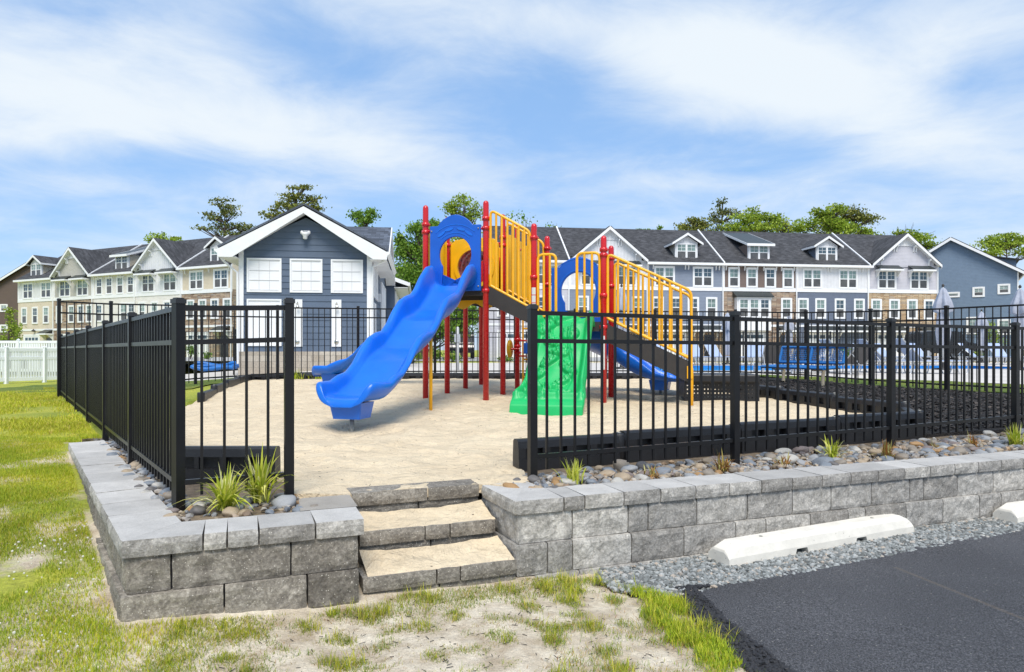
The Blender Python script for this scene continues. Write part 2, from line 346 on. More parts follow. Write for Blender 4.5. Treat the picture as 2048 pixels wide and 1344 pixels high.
sq = t.node('ShaderNodeSeparateXYZ'); t.l.new(w, sq.inputs[0])
la, lb_ = G(1790, 1135, -.465), G(2060, 1242, -.465); ld = (lb_-la).normalized()
dl_ = t.math('ABSOLUTE', t.math('SUBTRACT', t.math('MULTIPLY', t.math('SUBTRACT', sq.outputs[0], la.x), -ld.y), t.math('MULTIPLY', t.math('SUBTRACT', sq.outputs[1], la.y), -ld.x)))
lm = t.math('MULTIPLY', t.math('LESS_THAN', t.math('ADD', dl_, t.math('MULTIPLY', t.noise(60, 4, .7, w), .03)), .030), t.math('LESS_THAN', sq.outputs[1], la.y))
c = t.mix(t.math('MULTIPLY', lm, .35), c, (.22, .17, .12))
t.base(t.mix(sk, c, (.35, .33, .30))); t.rough(.7); t.bump(vz, .8, .02); t.bump(a1, .8, .012); M['asphalt'] = t.m
M['asphalt_edge'] = simple('asphalt_crumb', (.022, .022, .025), .7, .3, 40)
M['line'] = simple('faded_line', (.095, .082, .068), .8, .3, 20)
def island_mat(name, stops, rough=.7, bump=.2, bsc=80, emis=None):
    t = NT(name); c = t.ramp(t.island(), stops); c = t.mix(1, c, t.ramp(t.noise(25, 4), [(.3, .82), (.7, 1.15)]), 'MULTIPLY'); t.base(c); t.rough(rough)
    if bump: t.bump(t.noise(bsc, 3), bump, .004)
    return t.m
M['gravel'] = island_mat('crushed_gravel', [(0, (.10, .105, .10)), (.3, (.18, .19, .185)), (.6, (.26, .275, .27)), (.88, (.38, .39, .38)), (1, (.40, .33, .26))], .8)
M['gravel_bed'] = simple('gravel_bed', (.19, .20, .20), .9, .4, 60, .6, 90)
M['bed_soil'] = simple('bed_soil', (.20, .15, .10), .95, .4, 18, .8, 50, bdist=.03)
M['mulch'] = simple('black_mulch', (.022, .019, .018), .9, .6, 30, 1, 45, bdist=.05)
M['mulch_chip'] = island_mat('mulch_chips', [(0, (.008, .007, .007)), (.7, (.03, .026, .024)), (1, (.085, .07, .06))], .85)
t = NT('deck_concrete'); w = t.coord('Object'); t.base(t.mix(1, (.60, .56, .51), t.ramp(t.noise(1.5, 6), [(.3, .88), (.7, 1.08)]), 'MULTIPLY')); t.rough(.9); t.bump(t.noise(60, 4), .2, .005); M['deck'] = t.m
t = NT('parking_concrete'); c = t.mix(1, (.74, .70, .62), t.ramp(t.noise(7, 7, .7), [(.3, .86), (.65, 1.06)]), 'MULTIPLY')
rnd = t.node('ShaderNodeTexVoronoi'); t.l.new(t.coord(), rnd.inputs['Vector']); rnd.inputs['Scale'].default_value = 40; sep = t.node('ShaderNodeSeparateColor'); t.l.new(rnd.outputs['Color'], sep.inputs[0])
sk = t.math('MULTIPLY', t.math('LESS_THAN', rnd.outputs['Distance'], .14), t.math('GREATER_THAN', sep.outputs[0], .9))
t.base(t.mix(sk, c, (.35, .32, .27))); t.rough(.85); t.bump(t.noise(70, 5), .3, .004); M['wheelstop'] = t.m
t = NT('pool_water'); t.base((.03, .38, .62)); t.rough(.06); t.bump(t.noise(3, 4), .3, .03); M['water'] = t.m
M['pooltile'] = simple('pool_tile', (.03, .20, .52), .2, .3, 9)
M['road'] = simple('pale_concrete_road', (.40, .39, .37), .9, .1, .5)
M['cmu'] = None
t = NT('ground_face_block'); br = t.node('ShaderNodeTexBrick'); sp_ = t.node('ShaderNodeSeparateXYZ'); t.l.new(t.coord(), sp_.inputs[0]); cv = t.node('ShaderNodeCombineXYZ')
t.l.new(t.math('ADD', sp_.outputs[0], sp_.outputs[1]), cv.inputs[0]); t.l.new(sp_.outputs[2], cv.inputs[1]); t.l.new(cv.outputs[0], br.inputs[0]); br.inputs['Scale'].default_value = 1
br.inputs['Brick Width'].default_value = .4; br.inputs['Row Height'].default_value = .2; br.inputs['Mortar Size'].default_value = .008
br.inputs['Color1'].default_value = (.36, .31, .25, 1); br.inputs['Color2'].default_value = (.48, .43, .36, 1); br.inputs['Mortar'].default_value = (.28, .25, .21, 1)
t.base(t.mix(1, br.outputs[0], t.ramp(t.noise(25, 6), [(.3, .85), (.7, 1.15)]), 'MULTIPLY')); t.rough(.9); M['cmu'] = t.m
def leafmat(name, stops, trans=.35):
    t = NT(name); c = t.ramp(t.island(), stops); c = t.mix(1, c, t.ramp(t.noise(.35, 4), [(.3, .65), (.7, 1.3)]), 'MULTIPLY'); t.base(c); t.rough(.6)
    tr = t.node('ShaderNodeBsdfTranslucent'); t.l.new(c, tr.inputs[0]); ms = t.node('ShaderNodeMixShader'); ms.inputs[0].default_value = trans
    out = t.n['Material Output']; t.l.new(t.b.outputs[0], ms.inputs[1]); t.l.new(tr.outputs[0], ms.inputs[2]); t.l.new(ms.outputs[0], out.inputs[0]); return t.m
M['grass'] = leafmat('grass_blades', [(0, (.18, .30, .012)), (.45, (.38, .50, .02)), (.8, (.58, .64, .03)), (.93, (.70, .64, .06)), (1, (.55, .36, .10))], .4)
M['grass_mix'] = leafmat('mixed_grass_blades', [(0, (.13, .22, .012)), (.4, (.26, .36, .03)), (.7, (.44, .48, .05)), (.85, (.55, .45, .12)), (1, (.48, .28, .12))], .4)
M['grass_y'] = leafmat('yellow_grass_blades', [(0, (.32, .38, .015)), (.45, (.56, .58, .03)), (.8, (.72, .68, .06)), (1, (.70, .50, .16))], .4)
M['leaf'] = leafmat('broad_leaves', [(0, (.07, .16, .012)), (.5, (.15, .29, .025)), (1, (.30, .44, .045))])
M['leaf_y'] = leafmat('spring_leaves', [(0, (.15, .24, .015)), (.5, (.27, .38, .03)), (1, (.44, .52, .06))])
M['needle'] = leafmat('pine_needles', [(0, (.07, .10, .025)), (.5, (.15, .19, .045)), (1, (.32, .31, .09))], .2)
M['needle_y'] = leafmat('pine_needles_olive', [(0, (.09, .12, .016)), (.5, (.19, .22, .03)), (1, (.36, .34, .07))], .2)
M['bark'] = simple('bark', (.09, .07, .055), .9, .3, 8, .5, 20); M['twig'] = simple('bare_twigs', (.22, .19, .17), .9)
M['lily'] = leafmat('liriope_blades', [(0, (.26, .36, .02)), (.35, (.60, .64, .06)), (.8, (.80, .76, .20)), (1, (.85, .82, .45))], .35)
M['lily_brown'] = leafmat('dried_blades', [(0, (.30, .12, .03)), (.4, (.42, .22, .06)), (.7, (.40, .36, .08)), (1, (.55, .50, .20))], .3)
M['clover'] = simple('clover_flowers', (.62, .60, .50), .8)
stone_cols = [(.19, .21, .235), (.29, .295, .30), (.24, .205, .165), (.36, .28, .19), (.34, .20, .085), (.42, .40, .36), (.13, .12, .115), (.20, .16, .145)]
STONE = []
for i, c in enumerate(stone_cols):
    t = NT('river_stone_%d' % i); cc = t.mix(1, c, t.ramp(t.noise(14, 6, .65, dist=1), [(.3, .75), (.7, 1.2)]), 'MULTIPLY'); t.base(cc); t.rough(.6); t.bump(t.noise(60, 4), .2, .004); STONE.append(t.m)

# ------------------------------------------------------------------ plan geometry of the terrace
D = Vector((.9275, .3735)); N_ = Vector((D.y, -D.x))          # wall front direction, outward normal (towards camera)
L_end = Vector((-4.37, 6.71)); L0 = Vector((-1.863, 3.243)); S0 = Vector((-.791, 3.675))
S1 = Vector((-1.02, 4.313)); S2 = Vector((-.214, 4.635)); R0 = Vector((.021, 4.10)); RD = Vector((.934, .358)).normalized(); R_end = R0+RD*9.5
def lineint(p, d, q, e):
    det = d.x*(-e.y)+e.x*d.y; w_ = q-p; t_ = (w_.x*(-e.y)+e.x*w_.y)/det; return p+d*t_
def sstep(a, b, x):
    x = min(1, max(0, (x-a)/(b-a))); return x*x*(3-2*x)
def H_up(x, y):
    dl = (x+1.863)*.81+(y-3.243)*.586; dr = (x-.021)*-.358+(y-4.10)*.934
    k = min(1, max(0, (dl-.3)/2.2))*min(1, max(0, (dr-.3)/1.6)) if x > -.5 else min(1, max(0, (dl-.3)/2.2))
    return k* min(.27, max(0, (y-5)*.0255))*sstep(-10, -5, x)*(1-.35*sstep(4, 8, x)*(1-sstep(14, 18, y)))
def H_low(x, y):
    s = (x+1.863)*-.586+(y-3.243)*.81
    a = interp([(-9, -.5), (-.6, -.475), (-.27, -.45), (0, -.375), (1, -.30), (2.5, -.17), (4.3, -.05), (5.5, 0), (30, 0)], s)
    if y > 13: a -= .53*sstep(13, 26, y)*(1-sstep(35, 60, y))
    a = a+(.0)*1
    return a
def gn(x, y): return .014*noise.noise(Vector((x*2.2, y*2.2, 0)))+.006*noise.noise(Vector((x*8, y*8, 3)))
def inpoly(x, y, P):
    c = False; n = len(P); j = n-1
    for i in range(n):
        if (P[i][1] > y) != (P[j][1] > y) and x < (P[j][0]-P[i][0])*(y-P[i][1])/(P[j][1]-P[i][1])+P[i][0]: c = not c
        j = i
    return c
LFd = Vector((-1.117, 1.516)).normalized()
INN = .13   # the height change happens inside the wall's thickness
off1 = Vector((.81, .586))*INN; off2 = -N_*INN
UP = [L_end+off1, L0+Vector((.02, .2)), S0+Vector((-.1, .1)), S1-D*.1, S2+D*.1+Vector((0, .05)), R0+Vector((.1, .12)), R_end+off2, Vector((300, 130)), Vector((300, 900)), Vector((-14, 900)), Vector((-11, 16)), Vector((-8.9, 13.1))]
def Hg(x, y):
    if inpoly(x, y, UP): return H_up(x, y)
    if y > 13.2 and x > -12: return H_low(x, y)*(1-sstep(-12, -9, x))+H_up(x, y)*sstep(-12, -9, x)
    return H_low(x, y)
SAND = [(-1.03, 4.33), (-.21, 4.65), (-.02, 4.55), (.14, 4.80), (.06, 5.36), (4.22, 7.12), (4.72, 8.4), (3.95, 11.6), (3.60, 14.9), (3.2, 15.45), (-5.95, 15.3), (-5.5, 13.2), (-4.8, 9.9), (-2.85, 5.3), (-2.45, 4.93), (-1.6, 4.90), (-1.42, 4.32)]
BED_R = [(-.02, 4.55), (.13, 4.40), (9.2, 7.95), (9.7, 9.2), (4.3, 7.16), (.06, 5.36)]
BED_L = [(-1.845, 3.70), (-1.02, 4.02), (-1.03, 4.33), (-1.42, 4.34), (-1.58, 4.92), (-2.45, 4.94), (-3.0, 5.6), (-4.35, 7.4), (-4.6, 7.3), (-4.14, 6.86)]
MULCH = [(4.25, 7.08), (9.8, 9.1), (10.2, 11.0), (8.25, 12.85), (7.4, 14.35), (6.67, 15.45), (5.6, 16.5), (3.65, 15.6), (3.66, 14.9), (4.02, 11.6), (4.80, 8.4)]
DECK = [(-12, 18.8), (3.5, 18.4), (6.1, 17.3), (10.9, 14.5), (20, 11.5), (30, 12), (34, 33), (-12, 33)]
POOL = [(4.6, 20.6), (9.0, 20.6), (9.0, 22.5), (18.5, 22.5), (18.5, 27.5), (4.6, 27.5)]
LOT = [(1.02, 3.96), (.985, 3.90), (1.01, 3.82), (.995, 3.74), (1.035, 3.66), (1.02, 3.58), (1.06, 3.50), (1.045, 3.42), (1.085, 3.33), (1.07, 3.25), (1.11, 3.17), (1.10, 3.08), (1.14, 3.0), (1.13, 2.9), (1.18, 2.8), (1.30, 2.2), (1.9, -3), (14, -3), (14, 9.55), (3.95, 5.27), (3.2, 4.92), (2.9, 4.80), (2.6, 4.65), (2.3, 4.52), (2.0, 4.37), (1.7, 4.23), (1.45, 4.10), (1.2, 4.02)]
GRAV = [(.54, 4.08), (.66, 3.97), (.85, 3.84), (1.0, 3.80), (1.1, 3.9), (3.0, 4.70), (14, 9.45), (14, 9.55), (9.3, 7.75), (.60, 4.30)]
def axis(vals):
    out = []
    for a, b, st in vals:
        n = max(1, round((b-a)/st)); out += [a+(b-a)*i/n for i in range(n)]
    out.append(vals[-1][1]); return out
gx = axis([(-900, -60, 120), (-60, -14, 4), (-14, -6, .5), (-6, 10, .09), (10, 20, 1), (20, 80, 6), (80, 1000, 130)])
gy = axis([(-30, 0, 6), (0, 2.4, .4), (2.4, 9, .09), (9, 20, .4), (20, 80, 3), (80, 400, 40), (400, 3000, 400)])
gv = []
for y in gy:
    for x in gx:
        z = Hg(x, y)
        near = -7 < x < 12 and 1 < y < 20
        if any(inpoly(x, y, P) for P in (SAND, BED_R, BED_L, MULCH, DECK)) or inpoly(x, y, LOT): z -= .13
        elif near: z += gn(x, y)
        if (near and inpoly(x, y, UP) and y < 8.5 and ((x+1.863)*.81+(y-3.243)*.586 < .7 or (x-.021)*-.358+(y-4.10)*.934 < .75)) or (inpoly(x, y, GRAV)): z -= .06
        if x > .2 and y < 5.5 and not inpoly(x, y, UP): z -= .012
        if inpoly(x, y, POOL): z -= 1.2
        if abs(x+.55) < .85 and 3.4 < y < 4.72 and inpoly(x, y, UP): z = -.5
        gv.append((x, y, z))
nx = len(gx); gf = [(j*nx+i, j*nx+i+1, (j+1)*nx+i+1, (j+1)*nx+i) for j in range(len(gy)-1) for i in range(nx-1)]
mb = MB(); mb.add(gv, gf, 0, True); struct('ground', mb, M['ground'], fixn=False)
def sheet(name, poly, dz, step, mat, amp=0, hf=None, holes=None, sc=3.0, skirt=0):
    hf = hf or Hg; P = [Vector(p[:2]) for p in poly]; pts = []; edges = []
    def ring(Q):
        b = len(pts); k = 0
        for i in range(len(Q)):
            a, c = Q[i], Q[(i+1) % len(Q)]; n = max(1, int((c-a).length/step))
            for j in range(n): pts.append(a+(c-a)*j/n); k += 1
        for i in range(k): edges.append((b+i, b+(i+1) % k))
    ring(P)
    if holes: ring([Vector(p) for p in holes])
    x0, x1 = min(p.x for p in P), max(p.x for p in P); y0, y1 = min(p.y for p in P), max(p.y for p in P)
    y = y0+step/2
    while y < y1:
        x = x0+step/2
        while x < x1:
            if inpoly(x, y, P): pts.append(Vector((x+random.uniform(-.2, .2)*step, y+random.uniform(-.2, .2)*step)))
            x += step
        y += step
    vo, _, fo, *_r = delaunay_2d_cdt(pts, edges, [], 0, 1e-5)
    vs = []
    for p in vo:
        z = hf(p.x, p.y)+dz
        if amp: z += amp*noise.fractal(Vector((p.x*sc, p.y*sc, 1.7)), 1.0, 2.0, 4)
        vs.append((p.x, p.y, z))
    fs = []
    for f in fo:
        cx_ = sum(vo[i].x for i in f)/len(f); cy_ = sum(vo[i].y for i in f)/len(f)
        if not inpoly(cx_, cy_, P) or (holes and inpoly(cx_, cy_, holes)): continue
        a, b, c = (Vector(vs[i]) for i in f[:3])
        fs.append(tuple(f) if (b-a).cross(c-a).z > 0 else tuple(f)[::-1])
    m_ = MB(); m_.add(vs, fs, 0, True)
    if skirt:
        ec = {}
        for f in fs:
            for i in range(len(f)): ec.setdefault(tuple(sorted((f[i], f[(i+1) % len(f)]))), []).append((f[i], f[(i+1) % len(f)]))
        for k, l in ec.items():
            if len(l) == 1: a, b = vs[l[0][0]], vs[l[0][1]]; m_.add([a, b, (b[0], b[1], b[2]-skirt), (a[0], a[1], a[2]-skirt)], [(1, 0, 3, 2)])
    return struct(name, m_, mat, fixn=False)
Hs = lambda x, y: H_up(x, y)
dim = [(-1.66, 7.0, .55, .06), (-3.7, 13.9, .5, .04), (2.55, 11.6, .5, .05), (.45, 8.4, .5, .03)]+[(rng.uniform(-2.0, 1.2), rng.uniform(4.5, 10.5), rng.uniform(.06, .11), rng.uniform(.008, .020)) for _ in range(260)]
def Hsand(x, y):
    z = H_up(x, y)
    if y < 15 and -4.5 < x < 3.5:
        for a, b, r, d in dim:
            q = ((x-a)**2+(y-b)**2)/(r*r)
            if q < 6: z += d*(-math.exp(-q)+.45*math.exp(-(q-1.6)**2*1.5))
    return z
sheet('sand', SAND, -.004, .048, M['sand'], .020, Hsand, sc=3.2, skirt=.06)
sheet('stone_bed', BED_R, -.035, .12, M['bed_soil'], .012, Hs, skirt=.05)
sheet('stone_bed', BED_L, -.035, .12, M['bed_soil'], .012, Hs, skirt=.05)
sheet('mulch_bed', MULCH, .01, .13, M['mulch'], .012, Hs, sc=9, skirt=.07)
sheet('lawn_strip', [(-9.5, 13.6), (-6.1, 13.0), (-6.0, 15.4), (3.6, 15.7), (5.6, 16.6), (6.7, 15.5), (7.45, 14.35), (8.3, 12.85), (10.2, 11.1), (20, 7), (26, 10), (20, 11.5), (10.9, 14.5), (6.1, 17.3), (3.5, 18.4), (-12, 18.8), (-12, 15)], .02, .4, M['lawn'], .02, Hs)
sheet('pool_deck', DECK, .02, 1.2, M['deck'], 0, Hs, holes=POOL)
# the pool: water with tiled walls
mb = MB(); zt = .285
for i in range(len(POOL)):
    a, b = POOL[i], POOL[(i+1) % len(POOL)]
    mb.add([(a[0], a[1], zt), (b[0], b[1], zt), (b[0], b[1], -1.1), (a[0], a[1], -1.1)], [(0, 1, 2, 3)])
struct('pool_basin', mb, M['pooltile'], fixn=False)
mb = MB(); mb.add([(p[0], p[1], .16) for p in POOL], [tuple(range(len(POOL)))]); struct('pool_water', mb, M['water'], fixn=False)
mb = MB(); mb.add([(-90, 38, .30), (140, 38, .30), (140, 57.5, .31), (-90, 57.5, .31)], [(0, 1, 2, 3)]); struct('road', mb, M['road'], fixn=False)
# parking lot
HL = lambda x, y: -.485+.004*y
sheet('parking_lot', LOT, .004, .35, M['asphalt'], .004, HL, skirt=.09)
sheet('gravel_bed', GRAV, .0, .15, M['gravel_bed'], .012, lambda x, y: -.478, skirt=.09)

# ------------------------------------------------------------------ retaining wall, coping and steps
def block(mb, a, b, c, d, z0, z1, amp=.006, mf=0, mt=0, gap=.003, proud=0.0):
    a, b, c, d = (Vector(p[:2]) for p in (a, b, c, d)); t = (b-a).normalized(); n = Vector((t.y, -t.x))
    if n.dot(a-d) < 0: n = -n
    a = a+t*gap+n*proud; b = b-t*gap+n*proud; L = (b-a).length
    nx = max(3, int(L/.026)); nz = max(3, int((z1-z0)/.024)); vs = []; sd_ = random.uniform(0, 99)
    for j in range(nz+1):
        for i in range(nx+1):
            u_ = i/nx; w_ = j/nz; e = (i in (0, nx))+(j in (0, nz))
            q = noise.fractal(Vector((u_*L*9+sd_, w_*(z1-z0)*9, sd_)), .8, 2, 4)*amp*1.4+random.uniform(-1, 1)*amp*.22
            o = q if not e else q*.25-.006*e
            zz2 = z0+(z1-z0)*w_; p = a+(b-a)*u_+n*o
            if e and i in (0, nx): p = p+t*(random.uniform(0, .003)*(1 if i == 0 else -1))
            vs.append((p.x, p.y, zz2-(.003 if j == nz and e == 2 else 0)))
    fs = [(j*(nx+1)+i, j*(nx+1)+i+1, (j+1)*(nx+1)+i+1, (j+1)*(nx+1)+i) for j in range(nz) for i in range(nx)]
    k = len(vs); vs += [(d.x, d.y, z0), (c.x, c.y, z0), (c.x, c.y, z1), (d.x, d.y, z1)]
    b0 = len(mb.v); mb.add(vs, fs, mf)
    top = [nz*(nx+1)+i for i in range(nx+1)]; bot = list(range(nx+1)); lf = [j*(nx+1) for j in range(nz+1)]; rt = [j*(nx+1)+nx for j in range(nz+1)]
    for f, m_ in ((top+[k+2, k+3], mt), (bot[::-1]+[k, k+1], mf), (lf+[k+3, k], mf), (rt[::-1]+[k+1, k+2], mf)):
        mb.f.append([b0+i for i in f]); mb.m.append(m_); mb.s.append(False)
def course(mb, a, b, depth, z0, z1, lens, nrm, start=0.0, **k):
    a = Vector(a[:2]); b = Vector(b[:2]); t = (b-a).normalized(); L = (b-a).length; x = 0; i = 0; nrm = Vector(nrm)
    while x < L-.01:
        w = lens[i % len(lens)] if not (i == 0 and start) else start
        if L-x-w < .09: w = L-x
        p, q = a+t*x, a+t*(x+w); block(mb, p, q, q-nrm*depth, p-nrm*depth, z0, z1, **k); x += w; i += 1
nF = N_.copy(); nL = Vector((-.81, -.586)).normalized(); nR = Vector((RD.y, -RD.x)); nRet = Vector((-.927, -.375))
DEP = .31
L0in = lineint(L0-nL*DEP, (L_end-L0).normalized(), L0-nF*DEP, D)
wallL = root('retaining_wall', 'grey split faced block retaining wall with corner, left of the sandy steps', 'retaining wall', (L0.x, L0.y, -.45))
def wpart(name, mb, mats, parent, label=None):
    o = link(name, mb.mesh(name, mats, off=parent.location), parent)
    if label: o['label'] = label
    return o
CZ = -.085
# left coping
mb = MB()
Ld = (L_end-L0).normalized(); Lt = (L_end-L0).length
cuts = [0, .62, .98, 1.36, 1.74, 2.16, 2.62, 3.05, 3.42, 3.82, Lt]
for i in range(len(cuts)-1):
    p, q = L0+Ld*cuts[i], L0+Ld*cuts[i+1]; pi, qi = p-nL*DEP, q-nL*DEP
    if i == 0: pi = L0in
    block(mb, q, p, pi, qi, CZ, .0+random.uniform(-.002, .002), amp=.005, mt=1)
cf = [0, .36, .47, .62, .90, (S0-L0).length]
for i in range(len(cf)-1):
    p, q = L0+D*cf[i], L0+D*cf[i+1]; pi, qi = p-nF*DEP, q-nF*DEP
    if i == 0: p = p+D*.002; pi = L0in
    block(mb, p, q, qi, pi, CZ, random.uniform(-.002, .002), amp=.005, mt=1)
wpart('coping', mb, [M['block'], M['captop']], wallL)
mb = MB()   # return piece next to the steps
block(mb, S1+D*-.32-(S0-S1).normalized()*.0, S1+D*-.001, S1+(S0-S1)*.52, S1+(S0-S1)*.52-D*.32, CZ, -.001, amp=.002, mt=1)
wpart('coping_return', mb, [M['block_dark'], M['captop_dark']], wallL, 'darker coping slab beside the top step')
# left courses
mb = MB()
zc = CZ-.002
p0 = L0-nF*.02-nL*.02
a1 = lineint(L0-nF*.022, D, L0-nL*.022, Ld)
course(mb, a1, S0-nF*.022-D*.03, .25, zc-.18, zc, [.26, .56, .6], nF, start=.2, amp=.007)
course(mb, a1+Ld*Lt, a1+Ld*.012, .25, zc-.18, zc, [.42, .28, .42], nL, amp=.007)
a2 = lineint(L0+nF*.004, D, L0+nL*.004, Ld); z2 = zc-.183
course(mb, a2, S0+nF*.004-D*.03, .27, z2-.19, z2, [.46, .40, .3], nF, start=.46, amp=.007)
course(mb, a2+Ld*2.6, a2+Ld*.012, .27, z2-.19, z2, [.42, .30], nL, amp=.007)
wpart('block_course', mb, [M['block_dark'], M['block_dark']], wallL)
mb = MB(); mb.prism([(p.x, p.y, -.75) for p in (lineint(L0-nF*.05, D, L0-nL*.05, Ld), S0-nF*.05-D*.05, S0-nF*.26-D*.05, lineint(L0-nF*.26, D, L0-nL*.26, Ld))], (0, 0, .64))
q0 = lineint(L0-nF*.05, D, L0-nL*.05, Ld); q1 = lineint(L0-nF*.26, D, L0-nL*.26, Ld)
mb.prism([(p.x, p.y, -.75) for p in (q0, q1, q1+Ld*(Lt-.3), q0+Ld*(Lt-.1))], (0, 0, .639))
wpart('wall_core', mb, [M['asphalt_edge']], wallL)
# right wall
wallR = root('retaining_wall', 'long grey split faced block retaining wall between the steps and the parking lot', 'retaining wall', (R0.x, R0.y, -.5))
mb = MB()
cr = [0, .325, .47, .75]+[.75+.275*i for i in range(1, 33)]
for i in range(len(cr)-1):
    p, q = R0+RD*cr[i], R0+RD*cr[i+1]; pi, qi = p-nR*DEP, q-nR*DEP
    if i == 0: pi = S2+D*.33+Vector((0, .0))
    block(mb, p, q, qi, pi, CZ, random.uniform(-.002, .002), amp=.005, mt=1)
block(mb, S2, R0, R0-nR*.3+RD*.2, S2+D*.32, CZ, -.004, amp=.006, mt=1)
wpart('coping', mb, [M['block'], M['captop']], wallR)
mb = MB()
b1 = R0-nR*.022+RD*.022
course(mb, b1, b1+RD*9.4, .25, zc-.18, zc, [.40, .40, .15, .38, .42, .40, .36], nR, start=.37, amp=.007)
b2 = R0+nR*.004+RD*.012; z2 = zc-.183
course(mb, b2, b2+RD*9.4, .27, z2-.185, z2, [.36, .17, .42, .40, .42, .26, .40], nR, start=.2, amp=.007)
b3 = R0+nR*.03+RD*.12; z3 = z2-.188
course(mb, b3, b3+RD*9.3, .29, z3-.15, z3, [.40, .42], nR, start=.3, amp=.010)
rv = (S2-R0).normalized()
course(mb, b1+rv*.62, b1, .2, zc-.18, zc, [.62], nRet, amp=.008)
course(mb, b2+rv*.66-D*.01, b2+nR*.0-D*.012, .2, z2-.185, z2, [.33], nRet, amp=.008)
wpart('block_course', mb, [M['block'], M['captop']], wallR)
mb = MB(); mb.prism([(p.x, p.y, -.8) for p in (R0-nR*.05+RD*.05, R0-nR*.05+RD*9.4, R0-nR*.28+RD*9.4, R0-nR*.28+RD*.16)], (0, 0, .69))
wpart('wall_core', mb, [M['asphalt_edge']], wallR)
# steps
steps = root('block_steps', 'three low concrete block steps filled with sand, between the two wall wings', 'steps', (-.5, 4.1, -.45))
dn = Vector((.375, -.927))
for k, (o_, zt_, l0, l1) in enumerate([(0, 0, 0, 0), (.31, -.17, 0, 0), (.625, -.338, -.035, .02)]):
    a = S1+dn*o_+D*(l0+.004); b = S2+dn*o_+D*(l1-.004)
    mb = MB(); course(mb, a, b, .2, zt_-.083, zt_, [[.5, .45], [.40, .16, .35], [.42, .14, .4]][k], nF, amp=.004)
    course(mb, a-nF*.02, b-nF*.02, .18, zt_-.26, zt_-.086, [.44, .5], nF, amp=.004)
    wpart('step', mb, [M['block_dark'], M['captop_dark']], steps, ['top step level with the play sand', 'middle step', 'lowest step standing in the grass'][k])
def tread(o0, o1, zf, zb):
    a = S1+dn*o1; b = S2+dn*o1; c = S2+dn*o0; d = S1+dn*o0; vs = []; n1_, n2_ = 34, 14
    for j in range(n2_+1):
        w_ = j/n2_
        for i in range(n1_+1):
            u_ = i/n1_; p = (a*(1-u_)+b*u_)*(1-w_)+(d*(1-u_)+c*u_)*w_
            z = zf+(zb-zf)*w_**1.4+.010*noise.fractal(Vector((p.x*9, p.y*9, zf*20)), 1, 2, 4)*min(1, w_*5)
            z += .02*(abs(u_-.5)*2)**4*w_
            if j == 0: z -= .006
            vs.append((p.x, p.y, z))
    m_ = MB(); m_.add(vs, [(j*(n1_+1)+i, j*(n1_+1)+i+1, (j+1)*(n1_+1)+i+1, (j+1)*(n1_+1)+i) for j in range(n2_) for i in range(n1_)], 0, True)
    struct('sand', m_, M['sand'], fixn=False)
tread(.015, .29, -.166, -.125); tread(.325, .61, -.334, -.285)

# ------------------------------------------------------------------ fences
def fence(name, label, cat, posts, sp_=.114, pw=.055, pick=.016, rails=(.035, .20), rb=.115, gap=.05, group=None, capped=True, panels=None, mat=None, pbase=None):
    # posts: (x, y, ground z, top z)
    mat = mat or M['black']
    r_ = root(name, label, cat, (posts[0][0], posts[0][1], posts[0][2]), 0, group); off = Vector(r_.location)
    for i, (x, y, z0, z1) in enumerate(posts):
        dv = Vector((posts[min(i+1, len(posts)-1)][0]-posts[max(i-1, 0)][0], posts[min(i+1, len(posts)-1)][1]-posts[max(i-1, 0)][1], 0)).normalized()
        if i == 0: dv = Vector((posts[1][0]-x, posts[1][1]-y, 0)).normalized()
        m_ = MB(); m_.beam((x, y, z0-.3), (x, y, z1), pw, pw, up=dv); p_ = link('post', m_.mesh('post', mat, off=off), r_)
        if capped:
            m_ = MB(); m_.beam((x, y, z1-.022), (x, y, z1+.004), pw+.010, pw+.010, up=dv); m_.beam((x, y, z1+.004), (x, y, z1+.012), pw-.01, pw-.01, up=dv)
            link('cap', m_.mesh('cap', M['cap'], off=off), p_)
    for i in range(len(posts)-1):
        if panels and not panels[i]: continue
        a = Vector(posts[i]); b = Vector(posts[i+1]); A = Vector((a[0], a[1], 0)); B = Vector((b[0], b[1], 0)); L = (B-A).length; dv = (B-A)/L
        za, zb, ta, tb = posts[i][2], posts[i+1][2], posts[i][3]-.05, posts[i+1][3]-.05
        m_ = MB(); e = dv*(pw/2)
        for k, (za_, zb_) in enumerate([(ta-.0, tb-.0)]+[(ta-q, tb-q) for q in rails[1:]]+[(za+rb, zb+rb)]):
            m_.beam(A+e+Vector((0, 0, za_)), B-e+Vector((0, 0, zb_)), .027 if pick > .014 else .03, .03)
        n = max(1, round(L/sp_)); 
        for j in range(1, n):
            w = j/n; p = A+(B-A)*w; zt_ = ta+(tb-ta)*w; zb_ = za+(zb-za)*w+gap
            m_.beam(p+Vector((0, 0, zb_)), p+Vector((0, 0, zt_-.005)), pick, pick, up=dv)
        link('panel', m_.mesh('panel', mat, off=off), r_)
    return r_
